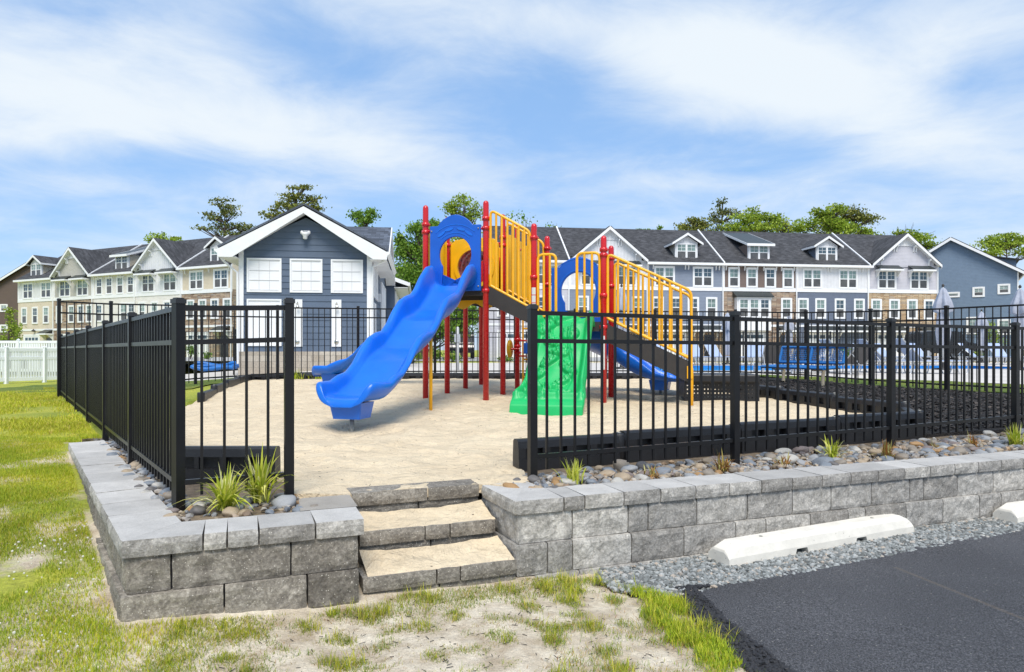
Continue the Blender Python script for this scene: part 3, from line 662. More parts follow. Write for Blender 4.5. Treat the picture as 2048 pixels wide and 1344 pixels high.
# low fence up the left side: corner post, seven posts back, and the short return to the opening
lf0 = Vector((-1.96, 4.01)); b_, a_ = 1.516, 1.117
lp = [(-1.40, 4.285, 0, 1.225)]+[(lf0.x-a_*k, lf0.y+b_*k, [0, 0, 0, 0, 0, .0, .01][k], 1.205-.0*k) for k in range(7)]
lp[1] = (lf0.x, lf0.y, 0, 1.205)
fence('picket_fence', 'low black metal fence along the left wall with a short return at the steps', 'fence', lp, rails=(.035, .20), rb=.13)
rp = [(.146, 4.87, 0, 1.225), (1.828, 5.595, .02, 1.217), (3.51, 6.32, .04, 1.195), (5.192, 7.04, .075, 1.185), (6.87, 7.77, .10, 1.19), (8.55, 8.49, .12, 1.20), (10.2, 9.2, .14, 1.22)]
fence('picket_fence', 'low black metal fence along the stone bed above the long wall, right of the steps', 'fence', rp, rails=(.035, .20), rb=.15)
# tall back fence
bp = []
for px, Y, top in [(118, 12.95, 598), (222, 13.5, 603), (391, 14.4, 607), (555, 15.2, 611), (716, 16.0, 613), (870, 16.4, 615), (1030, 16.6, 618), (1150, 16.7, 618), (1310, 16.7, 619), (1471, 16.4, 619.5), (1612, 15.4, 621), (1741, 14.2, 618), (1893, 12.8, 612), (2070, 11.7, 603)]:
    x = at(px, Y); bp.append((x, Y, H_up(x, Y) if px > 200 else 0.0, zat(top, Y)))
fence('tall_picket_fence', 'tall black metal fence curving round the back of the play sand', 'fence', bp, sp_=.128, pw=.06, rails=(.035, .21), rb=.13)
# fence beyond the pool
fp = []
for i in range(24):
    x = -3.5+i*2.1; Y = 33.2-.02*i; fp.append((x, Y, .25, 1.80))
fence('pool_fence', 'distant black metal fence along the far side of the pool deck', 'fence', fp, sp_=.15, pick=.02, rails=(.035, .22), pw=.06)
fp = [(-9.7, 18.0+0.0, .2, 1.75), (-9.2, 20.2, .2, 1.75), (-8.9, 22.3, .2, 1.75)]
fence('pool_fence', 'black metal fence meeting the left corner of the navy building', 'fence', [(-16.6, 31.0, .2, 1.78), (-14.4, 31.0, .2, 1.78), (-12.2, 31.0, .2, 1.78), (-11.0, 27.5, .2, 1.75), (-9.9, 24.3, .2, 1.72)], sp_=.14, pick=.02, rails=(.035, .22), pw=.06)
# white vinyl fences, far left
def vinyl(label, pts, h, sp_, zg):
    r_ = root('vinyl_fence', label, 'fence', (pts[0][0], pts[0][1], zg)); off = Vector(r_.location)
    for (x, y) in pts:
        m_ = MB(); m_.box(x-.065, x+.065, y-.065, y+.065, zg-.2, zg+h+.05); m_.lathe((x, y, zg+h+.05), [(.1, 0), (.1, .02), (.0, .07)], 4, sm=False)
        link('post', m_.mesh('post', M['white_vinyl'], off=off), r_)
    for i in range(len(pts)-1):
        a = Vector((*pts[i], zg)); b = Vector((*pts[i+1], zg)); L = (b-a).length; dv = (b-a)/L; m_ = MB()
        for z, hh in ((h-.06, .14), (h-.42, .13), (.18, .15)): m_.beam(a+Vector((0, 0, z)), b+Vector((0, 0, z)), .05, hh)
        n = int(L/sp_)
        for j in range(1, n): p = a+(b-a)*(j/n); m_.beam(p+Vector((0, 0, .1)), p+Vector((0, 0, h-.1)), .022, .078, up=dv)
        link('panel', m_.mesh('panel', M['white_vinyl'], off=off), r_)
vinyl('white vinyl picket fence nearest the grass at the far left', [(-21.5+.6*k, 29+1.1*k) for k in (-3, -1.5, 0, 1.2, 2.7, 4.2)], 1.5, .105, -.53)
vinyl('white vinyl fence behind the nearer white fence at the far left', [(-36+2.4*k, 36.5) for k in range(7)], 1.75, .12, -.35)

# ------------------------------------------------------------------ playground
AXU = math.atan2(-.251, .968)        # local x = u, local y = v
PB = Vector((-.405, 10.6, 0))        # foot of the tallest front post
SZ = .13
pg = root('play_structure', 'red blue and yellow playground climber with slides standing in the sand', 'play structure', PB, AXU)
S_ = 1.0
def post(x, y, top, bottom=-.2, r=.046, label=None, mat=None, bands=()):
    m_ = MB(); m_.lathe((x, y, 0), [(r, bottom), (r, top-.05), (r*.93, top-.02), (r*.6, top+.002), (.002, top+.012)], 18)
    p_ = part('post', m_, mat or M['red'], pg, label)
    for z in bands:
        m_ = MB(); m_.lathe((x, y, z), [(r+.001, -.03), (r+.014, -.028), (r+.016, 0), (r+.014, .028), (r+.001, .03)], 18)
        for k in range(3):
            t_ = AXU+k*2.09+.5; m_.lathe((x+math.cos(t_)*(r+.016), y+math.sin(t_)*(r+.016), z-.012), [(.014, 0), (.014, .024)], 8)
        part('clamp', m_, M['red'], p_)
    return p_
# first deck A B / C F (x from -1..0, y 0..1); second deck y 1..2; third y 2..3
T1 = 3.20
post(-S_, 0, T1, bands=(2.90, 2.78, 1.86)); post(0, 0, T1+.02, bands=(2.95, 2.80, 1.83))
post(-S_, S_, T1, bands=(2.72, 1.84)); post(0, S_, T1, bands=(2.82, 2.68, 1.84))
post(-S_, 2*S_, T1-.1, bands=(1.84,)); post(0, 2*S_, T1, bands=(2.75, 1.1, .98, .86))
post(-S_, 3*S_, 3.0, bands=(1.80,)); post(0, 3*S_, 3.05, bands=(1.84,))
XH = .765; XJ = XH+1.06
post(XH, 0, 2.83, bands=(2.62, 2.02, 1.32)); post(XH, S_, 2.80, bands=(2.60, 2.0, 1.32))
hp = post(XJ, 0, 2.60, bands=(2.40, 2.32, 1.72, 1.25)); post(XJ, S_, 2.60, bands=(2.40, 1.95, 1.25))
m_ = MB(); 
def sticker(x, y, z0, z1, r, a0, a1):
    n = 6; vs = [(x+math.cos(a0+(a1-a0)*i/n)*r, y+math.sin(a0+(a1-a0)*i/n)*r, z) for z in (z0, z1) for i in range(n+1)]
    mm = MB(); mm.add(vs, [(i, i+1, n+2+i, n+1+i) for i in range(n)], 0, True); return mm
part('sticker', sticker(XH, 0, 1.56, 1.86, .0475, R(-125), R(-45)), M['sticker'], pg, 'white safety label on the post')
part('sticker', sticker(XJ, 0, .62, 1.12, .0475, R(-120), R(-60)), M['sticker'], pg, 'white safety label low on the post')
for zz3 in (1.62, 1.74):
    part('sticker_band', sticker(XH, 0, zz3, zz3+.012, .0482, R(-125), R(-45)), M['red'], pg)
# decks
DZ1, DZ2 = 1.90, 1.33
def deck(x0, x1, y0, y1, z, name='deck'):
    m_ = MB(); m_.box(x0+.04, x1-.04, y0+.04, y1-.04, z-.03, z)
    for (a, b, c, d) in ((x0+.03, x1-.03, y0+.01, y0+.04), (x0+.03, x1-.03, y1-.04, y1-.01), (x0+.01, x0+.04, y0+.03, y1-.03), (x1-.04, x1-.01, y0+.03, y1-.03)):
        m_.box(a, b, c, d, z-.14, z+.002)
    part(name, m_, M['brown_steel'], pg)
for k in range(3): deck(-S_, 0, k*S_, (k+1)*S_, DZ1+.003*k)
deck(XH, XJ, 0, S_, DZ2)
# steps from high deck to low deck, with stringers
def stair(x0, x1, z0, z1, n, yA=.03, yB=.97, zlow=None):
    m_ = MB()
    for k in range(n):
        x = x0+(x1-x0)*(k+.5)/n; z = z0+(z1-z0)*(k+1)/(n+1)
        m_.box(x-(x1-x0)/n*.55, x+(x1-x0)/n*.5, yA+.03, yB-.03, z-.035, z)
    part('stair_treads', m_, M['brown_steel'], pg)
def stringer(x0, x1, za0, za1, zb0, zb1, y):
    m_ = MB(); m_.prism([(x0, y-.015, za0), (x1, y-.015, zb0), (x1, y-.015, zb1), (x0, y-.015, za1)], (0, .03, 0)); part('stringer', m_, M['brown_steel'], pg)
stair(.02, XH, DZ1, DZ2, 3)
for y in (-.0, S_): stringer(.045, XH-.04, 1.62, 1.90, 1.30, 1.55, y)
XK = XJ+1.23
stair(XJ+.02, XK, DZ2, .45, 4)
for y in (0, S_): stringer(XJ+.045, XK, 1.03, 1.30, .44, .73, y)
# foot posts of the right stair
post(XK+.03, 0, .66, r=.03, mat=M['yellow'], label='yellow foot post of the right stair'); post(XK+.03, S_, .66, r=.03, mat=M['yellow'], label='yellow foot post of the right stair')
# yellow guard rails: outer loop + bars
def rail(name, loop, bars, r=.018, rb=.0165):
    m_ = MB(); m_.tube(smooth(loop, 5) if len(loop) > 2 else loop, r, 10)
    for a, b in bars: m_.tube([a, b], rb, 8)
    return part(name, m_, M['yellow'], pg)
def loop_rail(x0, x1, y, tz0, tz1, bz0, bz1, nb, drop=False, name='guard_rail'):
    # top rail from (x0,tz0) to (x1,tz1) with rounded corners, verticals at both ends, bottom rail
    c = .09
    def rnd(p, q, s, k=5):   # corner at q between p and s
        q = Vector(q); a = q+(Vector(p)-q).normalized()*c; b = q+(Vector(s)-q).normalized()*c
        return [a*(1-t)**2+q*2*t*(1-t)+b*t*t for t in [i/k for i in range(k+1)]]
    A, B, C, E = (x0, y, bz0), (x0, y, tz0), (x1, y, tz1), (x1, y, bz1 if not drop else .1)
    pts = [Vector(A)]+rnd(A, B, C)+rnd(B, C, E)+[Vector(E)]
    m_ = MB(); m_.tube(pts, .0215, 10); m_.tube([(x0, y, bz0), (x1, y, bz1)], .0215, 10)
    for k in range(1, nb+1):
        t = k/(nb+1); x = x0+(x1-x0)*t; m_.tube([(x, y, bz0+(bz1-bz0)*t), (x, y, tz0+(tz1-tz0)*t)], .0185, 8)
    part(name, m_, M['yellow'], pg)
loop_rail(.075, XH-.06, .0, 3.08, 2.72, 1.91, 1.56, 6)
loop_rail(.075, XH-.06, S_, 3.06, 2.70, 1.93, 1.56, 6)
loop_rail(XH+.06, XH+.34, 0, 2.36, 2.36, 1.42, 1.42, 2); loop_rail(XJ-.40, XJ-.06, 0, 2.36, 2.36, 1.42, 1.42, 2)
loop_rail(XJ+.06, XK+.03, 0, 2.34, 1.76, 1.38, .78, 7, drop=True); loop_rail(XJ+.06, XK+.03, S_, 2.34, 1.76, 1.38, .78, 7, drop=True)
loop_rail(XH+.0, XH+.001, .5, 2.3, 2.3, 2.2, 2.2, 0) if False else None
m_ = MB(); m_.box(XK-.03, XK+.05, -.045, -.02, .50, .68); part('bracket', m_, M['yellow'], pg)
# panels with holes: outline + hole, thick, in the x-z plane at given y (or y-z plane)
def hole_panel(name, outer, hole, plane, pos, th, mat, label=None, bev=.008, extra=None):
    pts = [Vector(p) for p in outer]+[Vector(p) for p in hole]; no = len(outer); nh = len(hole)
    ed = [(i, (i+1) % no) for i in range(no)]+[(no+i, no+(i+1) % nh) for i in range(nh)]
    vo, _, fo, *_q = delaunay_2d_cdt(pts, ed, [], 0, 1e-6)
    hl = [tuple(p) for p in hole]; ol = [tuple(p) for p in outer]; fs = []
    for f in fo:
        c = sum((vo[i] for i in f), Vector((0, 0)))/len(f)
        if inpoly(c.x, c.y, ol) and not inpoly(c.x, c.y, hl): fs.append(tuple(f))
    def P(p, k): return (p.x, pos+k, p.y) if plane == 'y' else (pos+k, p.x, p.y)
    n = len(vo); m_ = MB(); vs = [P(p, -th/2) for p in vo]+[P(p, th/2) for p in vo]
    fl = [f for f in fs]+[tuple(i+n for i in f[::-1]) for f in fs]
    from collections import Counter
    cnt = Counter(); dirs = {}
    for f in fs:
        for i in range(len(f)):
            e = (f[i], f[(i+1) % len(f)]); cnt[tuple(sorted(e))] += 1; dirs[tuple(sorted(e))] = e
    for e, c in cnt.items():
        if c == 1: a, b = dirs[e]; fl.append((b, a, a+n, b+n))
    m_.add(vs, fl)
    return part(name, m_, mat, pg, label, bev=bev)
def keyhole(cx_, cz_, r, nx_, zb, wn, zt_=None):
    # arched opening: circle on top, narrowing to half width wn, down to zb
    pts = []
    for k in range(25):
        a = R(-38)+(R(218)-R(-38))*k/24; pts.append((cx_+r*math.cos(a), cz_+r*1.08*math.sin(a)))
    pts += [(cx_-wn, cz_-r*1.05), (cx_-wn-.01, zb+.06), (cx_-wn, zb), (cx_+wn, zb), (cx_+wn+.01, zb+.06), (cx_+wn, cz_-r*1.05)]
    return pts
def arch_outer(x0, x1, zb, zs, za, n=14, legs=None):
    pts = [(x0, zb), (x1, zb), (x1, zs), (x1-.13, zs)]
    for k in range(1, n): 
        t = k/n; x = (x1-.13)+(x0+.13-(x1-.13))*t; pts.append((x, zs+(za-zs)*math.sin(math.pi*t)**.75))
    return pts+[(x0+.13, zs), (x0, zs)]
bl = hole_panel('slide_arch', arch_outer(-.91, -.075, 1.83, 2.86, 3.03), keyhole(-.49, 2.40, .265, 0, 1.90, .21), 'y', -.02, .05, M['blue_panel'], 'blue arched entrance panel above the wavy slide')
m_ = MB()   # relief on the arch
for k in range(17):
    t0, t1 = R(132-84*k/17), R(132-84*(k+1)/17)
    for r0, r1 in ((.34, .352), (.47, .482)):
        m_.prism([(-.49+r*math.cos(t), -.0445, 2.40+r*math.sin(t)) for r, t in ((r0, t0), (r1, t0), (r1, t1), (r0, t1))], (0, -.006, 0))
for sg in (-1, 1):
    for a0, rr0 in ((.16, .41), (.38, .40)):
        c = R(90+sg*a0*90); cx_, cz_ = -.49+rr0*math.cos(c), 2.40+rr0*math.sin(c); lf = []
        for k in range(12):
            q = 2*math.pi*k/12; ex, ez = .075*math.cos(q), .022*math.sin(q); ca, sa = math.cos(c-R(90)), math.sin(c-R(90)); lf.append((cx_+ex*ca-ez*sa, -.0445, cz_+ex*sa+ez*ca))
        m_.prism(lf, (0, -.009, 0))
part('leaf_relief', m_, M['blue'], bl)
m_ = MB()
for x, z in ((-.88, 2.78), (-.11, 2.80), (-.88, 1.90), (-.11, 1.90)): m_.lathe((x, -.048, z-.01), [(.012, 0), (.012, .02)], 10)
part('bolts', m_, M['galv'], bl)
bl2 = hole_panel('slide_arch', arch_outer(XH+.08, XJ-.075, 1.10, 2.27, 2.44), keyhole((XH+XJ)/2+.0, 1.88, .285, 0, 1.34, .22), 'y', S_-.02, .05, M['blue_panel'], 'blue arched entrance panel above the curved slide')
cxm = (XH+XJ)/2; m_ = MB()
for k in range(24):
    t0, t1 = R(10+160*k/24), R(10+160*(k+1)/24)
    for r0, r1 in ((.315, .33), (.50, .512)):
        if r0 > .4 and not (R(35) < t0 < R(145)): continue
        m_.prism([(cxm+r*math.cos(t), S_-.0445, 1.88+r*1.05*math.sin(t)) for r, t in ((r0, t0), (r1, t0), (r1, t1), (r0, t1))], (0, -.006, 0))
part('arch_relief', m_, M['blue'], bl2)
circ = lambda cx_, cz_, r, n=28: [(cx_+r*math.cos(2*math.pi*k/n), cz_+r*math.sin(2*math.pi*k/n)) for k in range(n)]
yp = hole_panel('crawl_panel', [(-.93, 1.92), (-.07, 1.92), (-.07, 2.72), (-.15, 2.80), (-.5, 2.84), (-.85, 2.80), (-.93, 2.72)], circ(-.5, 2.33, .30), 'y', S_, .04, M['yellow_plastic'], 'yellow panel with a round crawl hole behind the blue arch')
m_ = MB(); 
for k in range(36):
    t0, t1 = 2*math.pi*k/36, 2*math.pi*(k+1)/36
    m_.prism([(-.5+r*math.cos(t), S_-.02, 2.33+r*math.sin(t)) for r, t in ((.30, t0), (.36, t0), (.36, t1), (.30, t1))], (0, -.025, 0))
part('hole_rim', m_, M['yellow_plastic'], yp)
hole_panel('crawl_panel', [(-.93, 1.92), (-.07, 1.92), (-.07, 2.74), (-.5, 2.84), (-.93, 2.74)], circ(-.5, 2.33, .30), 'y', 2*S_, .04, M['yellow_plastic'], 'yellow panel at the far end of the red tunnel')
# red tunnel
m_ = MB(); rings = []
for j in range(12):
    y = S_+.02+(.96)*j/11; r = .335+.012*math.sin(j*2.2)
    rings.append([(-.5+r*math.cos(2*math.pi*k/32), y, 2.33+r*math.sin(2*math.pi*k/32)) for k in range(32)])
m_.loft(rings, caps=False); tb = part('crawl_tunnel', m_, M['bubble'], pg, 'red crawl tunnel with small round holes')
m_ = MB()
for j in range(5):
    for k in range(14):
        t0 = 2*math.pi*k/14+j*.2; y = S_+.15+j*.16; r = .318; c = Vector((-.5+r*math.cos(t0), y, 2.33+r*math.sin(t0)))
        tx = Vector((-math.sin(t0), 0, math.cos(t0))); m_.add([c+tx*(.02*math.cos(q*math.pi/4))+Vector((0, .02*math.sin(q*math.pi/4), 0)) for q in range(8)], [tuple(range(8))])
part('holes', m_, M['sling_grey'], tb, fixn=False)
# solid yellow walls and sides
def rib_wall(name, p0, p1, z0, z1, label=None):
    a = Vector((*p0, 0)); b = Vector((*p1, 0)); d = (b-a).normalized(); n = Vector((d.y, -d.x, 0)); N = 40; rings = []
    fr, bk = [], []
    for i in range(N+1):
        p = a+(b-a)*i/N; o = .028*math.sin(i/N*math.pi*6)
        fr.append(p+n*(o+.02)); bk.append(p+n*(o-.02))
    vs = [q+Vector((0, 0, z)) for z in (z0, z1) for q in fr+bk]; m_ = MB(); K = N+1; fs = []
    for i in range(N):
        fs += [(i, i+1, 2*K+i+1, 2*K+i), (K+i+1, K+i, 3*K+i, 3*K+i+1), (2*K+i, 2*K+i+1, 3*K+i+1, 3*K+i), (i+1, i, K+i, K+i+1)]
    fs += [(0, 2*K, 3*K, K), (N, K+N, 3*K+N, 2*K+N)]; m_.add(vs, fs, 0, False); part(name, m_, M['yellow_plastic'], pg, label, bev=.006)
rib_wall('wall_panel', (0, S_+.06), (0, 2*S_-.06), 1.90, 2.92, 'ribbed yellow wall panel'); rib_wall('wall_panel', (0, 2*S_+.06), (0, 3*S_-.06), 1.90, 2.92, 'ribbed yellow wall panel')
rib_wall('wall_panel', (-S_, .06), (-S_, S_-.06), 1.92, 2.83, 'ribbed yellow wall panel'); rib_wall('wall_panel', (-S_, S_+.06), (-S_, 2*S_-.06), 1.92, 2.8, 'ribbed yellow wall panel')
m_ = MB(); wv = [(-.93+.86*k/16, 1.86) for k in range(17)]+[(-.07-.86*k/16, 1.66+.05*math.cos(k/16*4*math.pi)) for k in range(17)]
m_.prism([(x, .985, z) for x, z in wv], (0, .03, 0)); part('valance', m_, M['yellow_plastic'], pg, 'wavy yellow panel below the high deck')
# bars behind: horizontal clamp arms
m_ = MB(); m_.tube([(-S_, S_, 2.72), (-.90, S_, 2.72)], .018, 8); m_.tube([(-.10, S_, 2.72), (0, S_, 2.72)], .018, 8); m_.tube([(-.09, 0, 2.80), (0, 0, 2.80)], .018, 8); m_.tube([(-S_, 0, 2.80), (-.89, 0, 2.80)], .018, 8)
part('clamp_arm', m_, M['red'], pg)
# slides
def slide(name, label, path, floor, rim, foot_s, wid=.325, parent=pg, pole=None, mouth=.2, nose=.40):
    # path: list of (s, x, y); floor and rim: z as functions of s
    smax = path[-1][0]; N = 84; rings = []; frames = []
    def pos(s): return Vector((interp([(p[0], p[1]) for p in path], s), interp([(p[0], p[2]) for p in path], s), 0))
    for i in range(N+1):
        s = smax*i/N; p = (pos(s-.05)+pos(s)*2+pos(s+.05))/4 if 0.05 < s < smax-.05 else pos(s)
        d = (pos(min(s+.06, smax))-pos(max(s-.06, 0))).normalized(); r = Vector((d.y, -d.x, 0))
        zf = interp(floor, s); zr = max(interp(rim, s), zf+.05); h = zr-zf
        fl = sstep(smax-mouth*2.5, smax, s); w = wid*(1+.04*fl); th = .035
        prof = [(-w-.050, zf+h*.35), (-w-.060, zf+h*.75), (-w-.045, zr-.012), (-w-.012, zr), (-w+.022, zr-.012), (-w+.040, zr-.05 if h > .1 else zr-.02), (-w+.060, zf+h*.42), (-w*.78, zf+h*.14), (-w*.62, zf+.012), (-w*.33, zf),
                (0, zf)]
        prof = prof+[(-a, b) for a, b in prof[:-1][::-1]]
        prof += [(w*.9, zf+h*.1-th), (w*.66, zf-th), (0, zf-th*1.05), (-w*.66, zf-th), (-w*.9, zf+h*.1-th)]
        rings.append([p+r*a+Vector((0, 0, b)) for a, b in prof]); frames.append((p, d, r, zf, w))
    # rounded nose
    p, d, r, zf, w = frames[-1]; last = rings[-1]
    for k in range(1, 13):
        q = k/12; fx = math.sin(q*math.pi/2)*nose; sc_ = (1-q**2.2)**.5*.70+.30; zq = 1 if q < .55 else math.cos((q-.55)/.45*math.pi/2)
        rings.append([p+d*fx+r*((v-p).dot(r))*sc_+Vector((0, 0, (zf-.09)+(v.z-(zf-.09))*max(.02, zq))) for v in last])
    m_ = MB(); m_.loft(rings); o = part(name, m_, M['blue'], parent, label)
    o.modifiers.new('subsurf', 'SUBSURF').levels = 1; o.modifiers['subsurf'].render_levels = 1
    # box foot and pipe under the exit
    dd = (pos(smax)-pos(smax-.1)).normalized(); ps = pos(min(foot_s, smax))+dd*max(0, foot_s-smax); rr = Vector((dd.y, -dd.x, 0)); zf = interp(floor, foot_s); m_ = MB()
    z1_, z0_ = zf-.015, zf-.19
    def ring(sx, sy, z): return [ps+dd*(a*sy)+rr*(b*sx)+Vector((0, 0, z)) for a, b in ((-1, -1), (-1, 1), (1, 1), (1, -1))]
    m_.loft([ring(.16, .14, z0_), ring(.19, .17, z1_)], sm=False); part('slide_foot', m_, M['blue'], o, bev=.02)
    m_ = MB(); m_.lathe((ps.x, ps.y, 0), [(.024, -.15), (.024, z0_+.01)], 12); part('foot_pipe', m_, M['galv'], o)
    if pole:
        for s, off in pole:
            c = pos(s); dd = (pos(s+.05)-pos(s-.05)).normalized(); rr = Vector((dd.y, -dd.x, 0)); c = c+rr*off
            m_ = MB(); m_.lathe((c.x, c.y, 0), [(.024, -.1), (.024, interp(floor, s)-.02)], 12); part('support_pole', m_, M['yellow'], o)
    return o
FL = [(0, 1.91), (.2, 1.90), (.38, 1.80), (.6, 1.64), (.85, 1.48), (1.1, 1.38), (1.4, 1.31), (1.6, 1.20), (1.8, 1.07), (2.05, .93), (2.3, .85), (2.5, .78), (2.75, .62), (3.0, .47), (3.25, .38), (3.5, .34), (3.72, .32)]
RM = [(0, 2.16), (.15, 2.235), (.35, 2.19), (.6, 2.01), (.8, 1.815), (.95, 1.725), (1.15, 1.68), (1.35, 1.61), (1.55, 1.46), (1.72, 1.29), (1.9, 1.17), (2.1, 1.14), (2.3, 1.075), (2.5, .93), (2.68, .765), (2.85, .665), (3.05, .63), (3.25, .56), (3.42, .47), (3.72, .40)]
slide('slide', 'blue wavy slide coming down towards the camera', [(0, -.5, -.02), (4.0-.0, -.5, -4.02)][:1]+[(3.22, -.5, -3.24)], FL, RM, 3.38, pole=[(1.55, -.2)])
slide('slide', 'blue wavy slide leaving the back of the climber to the left', [(0, -1.02, 2.5), (2.95, -3.97, 2.5)], [(a*3.3/3.72, b+.08) for a, b in FL], [(a*3.3/3.72, b+.08) for a, b in RM], 3.02)
cpth = [(0, cxm, S_+.02), (.45, cxm+.0, S_+.45)]; s_c = .45
for k in range(1, 9):
    a = R(180-90*k/8*1.05); x = cxm+.62+.62*math.cos(a); y = S_+.45+.62*math.sin(a); px_, py_ = cpth[-1][1:]; s_c += math.hypot(x-px_, y-py_); cpth.append((s_c, x, y))
ex = cpth[-1]; cpth.append((s_c+.9, ex[1]+.88, ex[2]-.12)); SM = cpth[-1][0]
slide('slide', 'blue curved slide sweeping round to the right behind the stairs', cpth, [(0, 1.33), (.2, 1.32), (.7, 1.05), (1.2, .78), (1.7, .52), (SM-.35, .41), (SM, .40)], [(0, 1.62), (.2, 1.62), (.7, 1.36), (1.2, 1.08), (1.7, .80), (SM-.35, .56), (SM, .45)], SM-.28, wid=.31, nose=.2)
# green leaf climber on the front of the low deck
gc = (XH+XJ)/2-.02; GN, GS = 40, 70; prof = [(0, 1.28), (.06, 1.36), (.16, 1.38), (.28, 1.30), (.45, 1.08), (.62, .86), (.80, .64), (.98, .46), (1.16, .35), (1.38, .30), (1.52, .25), (1.58, .20), (1.62, -.02)]
leaves = []
for k in range(15):
    leaves.append((random.uniform(-.26, .26), .12+k*.095, random.uniform(.14, .20), random.uniform(.06, .085), random.uniform(-.6, .6)))
def climb_h(x, s):
    e = abs(x)/.43; h = .10*sstep(.72, .90, e)-.05*sstep(.93, 1.0, e)
    if s > 1.12: h = max(h, .075*math.exp(-((s-1.40-.18*(1-(x/.43)**2)*.0)/.06)**2))
    for lx, ls, lw, lh, la in leaves:
        dx, ds = x-lx, s-ls; a = dx*math.cos(la)+ds*math.sin(la); b = -dx*math.sin(la)+ds*math.cos(la)
        q = (a/lw)**2+(b/lh)**2
        if q < 1: h += .080*(1-q)**.30-.028*math.exp(-(b/.007)**2)-(.03 if (abs(math.sin(a*48)) > .86 and .010 < abs(b) < lh*.62) else 0)
    h += .010*math.sin(x*18+s*7)*math.cos(s*11-x*5)
    for vx in (-.2, .18): h += .03*math.exp(-((x-vx-.06*math.sin(s*7+vx*9))/.018)**2)
    return h
vs = []; SM_ = prof[-1][0]; flat = 0
GNX, GNS = 110, 220
for j in range(GNS+1):
    s = SM_*j/GNS; z = interp(prof, s); dz = (interp(prof, min(s+.02, SM_))-interp(prof, max(s-.02, 0)))/.04; nl = math.hypot(1, dz); fl = sstep(.95, 1.35, s); wd = .43*(1-.02+.12*fl) if s > .2 else .42
    for i in range(GNX+1):
        x = (i/GNX*2-1); h = climb_h(x*.43, s)*sstep(0, .1, s)*(1-sstep(SM_-.25, SM_-.12, s)); ny, nz = -dz/nl*-1, 1/nl
        vs.append((gc+x*wd, -s-.02+(-abs(dz)/nl)*h*1.0, z+nz*h))
m_ = MB(); K = GNX+1; fs = [(j*K+i, (j+1)*K+i, (j+1)*K+i+1, j*K+i+1) for j in range(GNS) for i in range(GNX)]
nb = len(vs); back = [(x, y+.10*(1 if j_ > 0 else 1), z-.03) for j_, (x, y, z) in enumerate(vs)]
ring = [j*K for j in range(GNS+1)]+[GNS*K+i for i in range(1, K)]+[j*K+GNX for j in range(GNS-1, -1, -1)]+[i for i in range(GNX-1, 0, -1)]
vs2 = vs+[(vs[i][0], vs[i][1]+.09, vs[i][2]-.07) for i in ring]; nr = len(ring)
fs += [(ring[k], ring[(k+1) % nr], nb+(k+1) % nr, nb+k) for k in range(nr)]
m_.add(vs2, fs, 0, True); part('leaf_climber', m_, M['green'], pg, 'green climbing wall moulded with raised leaves')
# cut leaf slots
# ladder with loops at the back, wheel and blue play box
m_ = MB()
for x in (.02+.10, .58): m_.tube(smooth([(x, 1.95, .05), (x, 1.95, 1.5), (x, 1.97, 1.78), (x-.03 if x > .3 else x+.03, 2.1, 1.86)], 5), .018, 8)
for z in (.42, .74, 1.02, 1.30, 1.56): m_.tube([(.12, 1.95, z), (.58, 1.95, z)], .016, 8)
part('ladder', m_, M['yellow'], pg, 'yellow rung ladder at the back')
m_ = MB()
for k in range(20):
    a0, a1 = 2*math.pi*k/20, 2*math.pi*(k+1)/20
m_.loft([[(-.12+dx_, 1.86+r*math.cos(2*math.pi*k/24), .93+r*math.sin(2*math.pi*k/24)) for k in range(24)] for r, dx_ in ((.06, 0), (.14, -.01), (.165, .005), (.165, .03), (.14, .045), (.06, .035))])
part('steering_wheel', m_, M['yellow_plastic'], pg, 'small yellow steering wheel')
m_ = MB(); m_.tube([(-.1, 1.86, .93), (.06, 1.93, .93)], .02, 8); m_.tube([(0, 2, 1.08), (.2, 1.9, 1.08)], .016, 8); m_.tube([(0, 2, .80), (.2, 1.9, .80)], .016, 8); part('clamp_arm', m_, M['red'], pg)
m_ = MB(); m_.box(.16, .42, 1.82, 1.87, .84, 1.04); part('play_box', m_, M['blue_panel'], pg, 'small blue play box', bev=.01)

# perforated half ramp at the edge of the sand
hr = root('transfer_ramp', 'black moulded ramp with perforated curved skirt beside the right stair', 'ramp', (2.62, 10.35, .14), R(-8))
m_ = MB(); m_.box(0, 1.10, 0, .9, .28, .40); part('ramp_top', m_, M['black_plastic'], hr, bev=.02)
m_ = MB(); nu, nz_ = 60, 16
def arc(u_): return (.02+1.06*u_, .05+.12*math.sin(math.pi*u_)*1.0)
for i in range(nu):
    for j in range(nz_):
        z0_, z1_ = -.04+.32*j/nz_, -.04+.32*(j+1)/nz_
        if i % 3 == 1 and j % 3 == 1 and j < 14: continue
        a = arc(i/nu); b = arc((i+1)/nu); m_.add([(a[0], a[1], z0_), (b[0], b[1], z0_), (b[0], b[1], z1_), (a[0], a[1], z1_)], [(0, 1, 2, 3)])
part('perforated_skirt', m_, M['black_plastic'], hr, fixn=False)
for xx in (0, 1.07): m_ = MB(); m_.box(xx, xx+.03, .05, .9, -.1, .28); part('ramp_side', m_, M['black_plastic'], hr)

